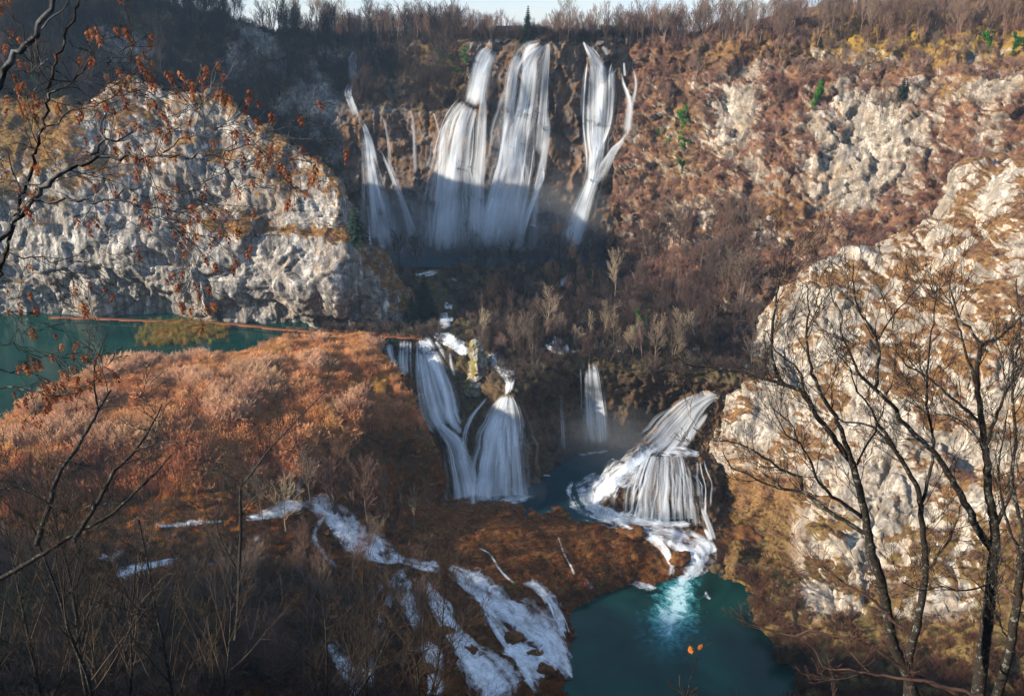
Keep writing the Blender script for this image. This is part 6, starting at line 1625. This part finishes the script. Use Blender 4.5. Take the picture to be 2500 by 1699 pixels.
# dark tangle on the bank below the camera
Y = 22.0
near_tree('bare_tree', 'long leaning dark trunks slanting up from the bank across the reeds', Y,
    [limb([(-60, 1450), (0, 1415), (76, 1369), (133, 1335), (190, 1297), (266, 1259), (322, 1210), (379, 1153), (420, 1110)], Y, 8, 2.5, 2), limb([(90, 1330), (120, 1230), (144, 1157), (190, 1090), (240, 1000), (270, 950)], Y, 9, 3, 2), limb([(180, 1320), (230, 1240), (280, 1150), (330, 1100), (380, 1020), (395, 985)], Y, 8, 2, 2)],
    [limb([(240, 1000), (230, 950), (235, 880), (262, 810)], Y + 1, 3.5, 1.2), limb([(245, 995), (280, 990), (310, 995)], Y + 1, 2.5, 1.2), limb([(120, 1230), (60, 1200), (0, 1190)], Y, 4, 1.5), limb([(330, 1100), (400, 1080), (470, 1075)], Y, 3, 1.2)],
    M_BARK, rN, (0.9, 2.2), 0.9, (5, 4), 0.06, rmin=0.009, tw_r=0.02)
near_tree('bare_tree', 'young dark tree with an open Y fork standing over the marsh stream', 60.0,
    [limb([(575, 1560), (582, 1480), (585, 1380), (588, 1280), (586, 1180)], 60, 6, 4)],
    [limb([(586, 1185), (560, 1160), (520, 1145), (485, 1132)], 60, 3, 1.2), limb([(586, 1185), (610, 1160), (640, 1120), (655, 1100), (740, 1010), (800, 950)], 60, 3.5, 1.2), limb([(588, 1260), (620, 1215), (650, 1190)], 60, 2.5, 1.2), limb([(584, 1400), (545, 1330), (530, 1280), (540, 1220)], 60, 3, 1.2)],
    M_BARK, rN, (1.5, 3.5), 0.5, (5, 4), 0.05, rmin=0.02, tw_r=0.05)
rB = random.Random(4)
BIG = [bare_tree_meshes(300 + k, 12.0, 0.13, (11, 6, 4), 3, 0.016, up=0.12, angs=(0.4, 0.8), stems=1 + k % 3) for k in range(5)]
BIGM = []
for k, (a, b) in enumerate(BIG):
    a.materials.append(M_TRUNK); b.materials.append(M_TWIG); BIGM.append((a, b)); ADJ[id(b)] = ('straight', 'twin-stemmed', 'three-stemmed', 'leaning', 'twin-trunked bushy')[k]
def bank_tree(u, v, h, label, group, lift=0.0):
    p, n = hit(u, v)
    if p is None: return
    tree(BIGM[rB.randrange(5)], p + np.array([0, 0, -0.3]), h / 12.0, label, group, lean=0.14)
for k in range(22):
    bank_tree(rB.uniform(-40, 760), rB.uniform(1430, 1690), rB.uniform(8, 15), 'tangled dark leafless tree on the shaded bank below the marsh', 'dark trees on the shaded bank')
for k in range(12):
    bank_tree(rB.uniform(740, 1120), rB.uniform(1350, 1690), rB.uniform(7, 12), 'dark leafless tree standing among the foaming cascades', 'dark trees among the cascades')
for (u, v, h) in [(960, 1300, 15), (1010, 1290, 12), (900, 1290, 15), (940, 1260, 13), (860, 1240, 12), (1040, 1280, 9), (760, 1240, 12), (700, 1300, 13), (820, 1260, 13), (985, 1270, 12), (640, 1280, 11)]:
    i = rB.randrange(4)
    p, n = hit(u, v)
    tree((PALE if rB.random() < 0.4 else [TREES[q] for q in (0, 2, 3, 5)])[i], p, h / (10, 10, 10, 7)[i], 'sunlit twiggy tree on the marsh edge above the cascades', 'sunlit trees on the marsh edge')
p, n = sample(['lower_travertine_slope'], 230, lambda t: ((t['u'] < 1050) & (t['v'] > 1330)) * 1.0, seed=35, margin=200)
gn_scatter('bank_thicket', p, P_SHRUB, np.random.default_rng(35).uniform(1.0, 2.6, len(p)), palette(len(p), [(0.06, 0.04, 0.03), (0.11, 0.065, 0.045), (0.16, 0.09, 0.06), (0.09, 0.08, 0.05)], 35), 35)
NEARM = []
for k in range(4):
    a, b = bare_tree_meshes(340 + k, 14.0, 0.12, (13, 7, 5), 3, 0.008, up=0.10, angs=(0.4, 0.85), shrink=(0.3, 0.55), first=0.25, stems=1 + k % 2, lean=0.12)
    a.materials.append(M_BARK); b.materials.append(M_TWIG_DARK); NEARM.append((a, b))
    ADJ[id(b)] = ('lichened', 'lichened twin-stemmed', 'crooked', 'bushy twin-stemmed')[k]
for (uu, y_, s_) in [(-30, 26, 1.15), (90, 30, 1.1), (190, 24, 1.0), (300, 34, 1.2), (390, 28, 1.05), (480, 38, 1.2), (700, 36, 1.1), (880, 40, 1.2), (1000, 36, 1.1)]:
    x_ = (uu - CU) / FPX * (y_ * CP + y_ * 0.95 * SP)
    g_ = ground_z(x_, y_, -8)
    if g_ is None: continue
    tree(NEARM[rB.randrange(4)], (x_, y_, g_ - 0.3), s_, 'black tree on the bank just below the viewpoint, bare twigs over the streams', 'black trees just below the viewpoint', lean=0.10)
# grassy hummocks standing out of the foaming cascade
for k, (u, v, hw) in enumerate([(1015, 1445, 22), (1000, 1420, 16), (1090, 1545, 24), (1150, 1590, 20), (1250, 1560, 26), (1310, 1600, 22), (1205, 1455, 10), (1265, 1470, 12), (930, 1500, 26), (870, 1520, 26), (1040, 1640, 26), (1110, 1420, 9), (880, 1345, 14), (800, 1300, 12), (985, 1560, 24), (1330, 1640, 24)]):
    boulder(u, v, hw, ('rust brown', 'mossy dark', 'orange grassed')[k % 3] + ' hummock of tufa ' + ('splitting the broad foaming cascade', 'between strands of the foaming cascade')[k % 2], M_MOUND, 0.7, 10 + k, name='hummock', group='hummocks in the foaming cascade')
# foot of the bank: bushes along the pool edge
p, n = sample(['lower_travertine_slope', 'wooded_bank', 'pale_limestone_outcrop'], 1700, lambda t: ((t['v'] > 1400) & (t['u'] > 1250) & (t['P'][:, 2] > POOL_Z) & (t['tufa'] > 0.3)) * 1.0, seed=31, margin=150)
if len(p): gn_scatter('pool_edge_scrub', p, P_SHRUB + P_BRUSH, np.random.default_rng(31).uniform(0.5, 1.1, len(p)), palette(len(p), [(0.035, 0.022, 0.016), (0.08, 0.04, 0.026), (0.12, 0.055, 0.035), (0.04, 0.055, 0.02)], 31, pts=p), 31)
# sapling with its last two leaves
sap = near_tree('sapling', 'thin sapling holding two last orange leaves above the emerald pool', 9.0, [limb([(1670, 1720), (1690, 1640), (1694, 1600), (1690, 1578)], 9, 2.2, 1.0), limb([(1690, 1640), (1705, 1600), (1712, 1576)], 9, 1.6, 1.0)], [], M_BARK, rN, (0.1, 0.25), 2.0, rmin=0.002, tw_r=0.004, cat='sapling')
nt = NT('orange_leaf')
M_LEAF = nt.out(nt.principled((0.50, 0.16, 0.03), 0.6, 0.2))
def leaf(root, u, v, Yd, size, rot):
    c = atY(u, v, Yd) - np.array(root.location)
    a = np.array([math.cos(rot), 0, math.sin(rot)]); b = np.array([-math.sin(rot), 0.3, math.cos(rot)])
    V = np.array([c - b * size, c - b * size * 0.5 + a * size * 0.55, c + a * size * 0.6 + b * size * 0.15, c + b * size * 1.0 + np.array([0, -0.01, 0]), c - a * size * 0.6 + b * size * 0.15, c - b * size * 0.5 - a * size * 0.55])
    me = new_mesh('leaf', V, np.array([[0, 1, 2, 3], [0, 3, 4, 5]]), smooth=False)
    link('leaf', me, M_LEAF, root)
leaf(sap, 1686, 1585, 9.0, 0.065, 0.3); leaf(sap, 1710, 1578, 9.0, 0.055, -0.6)

# scrub close below the camera, its tops over the pool
p = []
for k in range(240):
    y_ = rB.uniform(38, 70); x_ = rB.uniform(-0.1, 0.5) * y_ * 1.6
    g_ = ground_z(x_, y_, -20)
    if g_ is not None: p.append((x_, y_, g_))
p = np.array(p)
gn_scatter('bank_top_scrub', p, P_SHRUB, np.random.default_rng(33).uniform(0.9, 1.9, len(p)), palette(len(p), [(0.05, 0.03, 0.02), (0.10, 0.05, 0.035), (0.06, 0.065, 0.03)], 33), 33)

# ------------------------------------------------------------------ air
nt = NT('valley_haze')
pv = nt.n('VolumePrincipled')
pv.inputs['Color'].default_value = (0.48, 0.72, 1.0, 1); pv.inputs['Density'].default_value = 0.00014; pv.inputs['Anisotropy'].default_value = 0.2
vo = nt.n('OutputMaterial'); nt.l(pv.outputs[0], vo.inputs['Volume'])
hv = np.array([(x, y, z) for x in (-700, 700) for y in (-250, 950) for z in (-152, 60)], float)
hf = np.array([[0, 1, 3, 2], [4, 6, 7, 5], [0, 4, 5, 1], [2, 3, 7, 6], [0, 2, 6, 4], [1, 5, 7, 3]])
link('haze', new_mesh('haze', hv, outward(hv - hv.mean(0), hf), smooth=False), nt.m, kind='stuff')

# spray hanging at the feet of the falls: nested soft clouds
def spray(u, v, Yd, rad, dens, shells=4):
    c = atY(u, v, Yd)
    th = np.linspace(0, math.pi, 14); ph_ = np.linspace(0, 2 * math.pi, 25)
    S_ = np.stack([np.sin(th)[:, None] * np.cos(ph_), np.sin(th)[:, None] * np.sin(ph_), np.cos(th)[:, None] + 0 * ph_], -1).reshape(-1, 3)
    for k in range(shells):
        nt = NT('spray_volume')
        pv = nt.n('VolumePrincipled'); pv.inputs['Color'].default_value = (0.85, 0.92, 1.0, 1); pv.inputs['Density'].default_value = dens; pv.inputs['Anisotropy'].default_value = 0.1
        vo = nt.n('OutputMaterial'); nt.l(pv.outputs[0], vo.inputs['Volume'])
        f = 1 - 0.22 * k
        d_ = (1 + 0.16 * fbm(S_ * 1.6 + 5 * k, 2)).reshape(14, 25); d_[:, -1] = d_[:, 0]; d_[0] = d_[0, 0]; d_[-1] = d_[-1, 0]
        me = new_mesh('spray', S_ * d_.reshape(-1, 1) * np.array(rad) * f + c, outward(S_, grid_faces(14, 25)))
        link('mist', me, nt.m, kind='stuff')
spray(1110, 570, 296, (46, 13, 19), 0.0045)
spray(1370, 540, 295, (20, 10, 18), 0.0045, 4)
spray(960, 560, 302, (18, 10, 19), 0.004, 4)
spray(1210, 1200, 180, (14, 6, 6), 0.007, 4)
spray(1480, 1090, 198, (22, 10, 11), 0.004, 4)
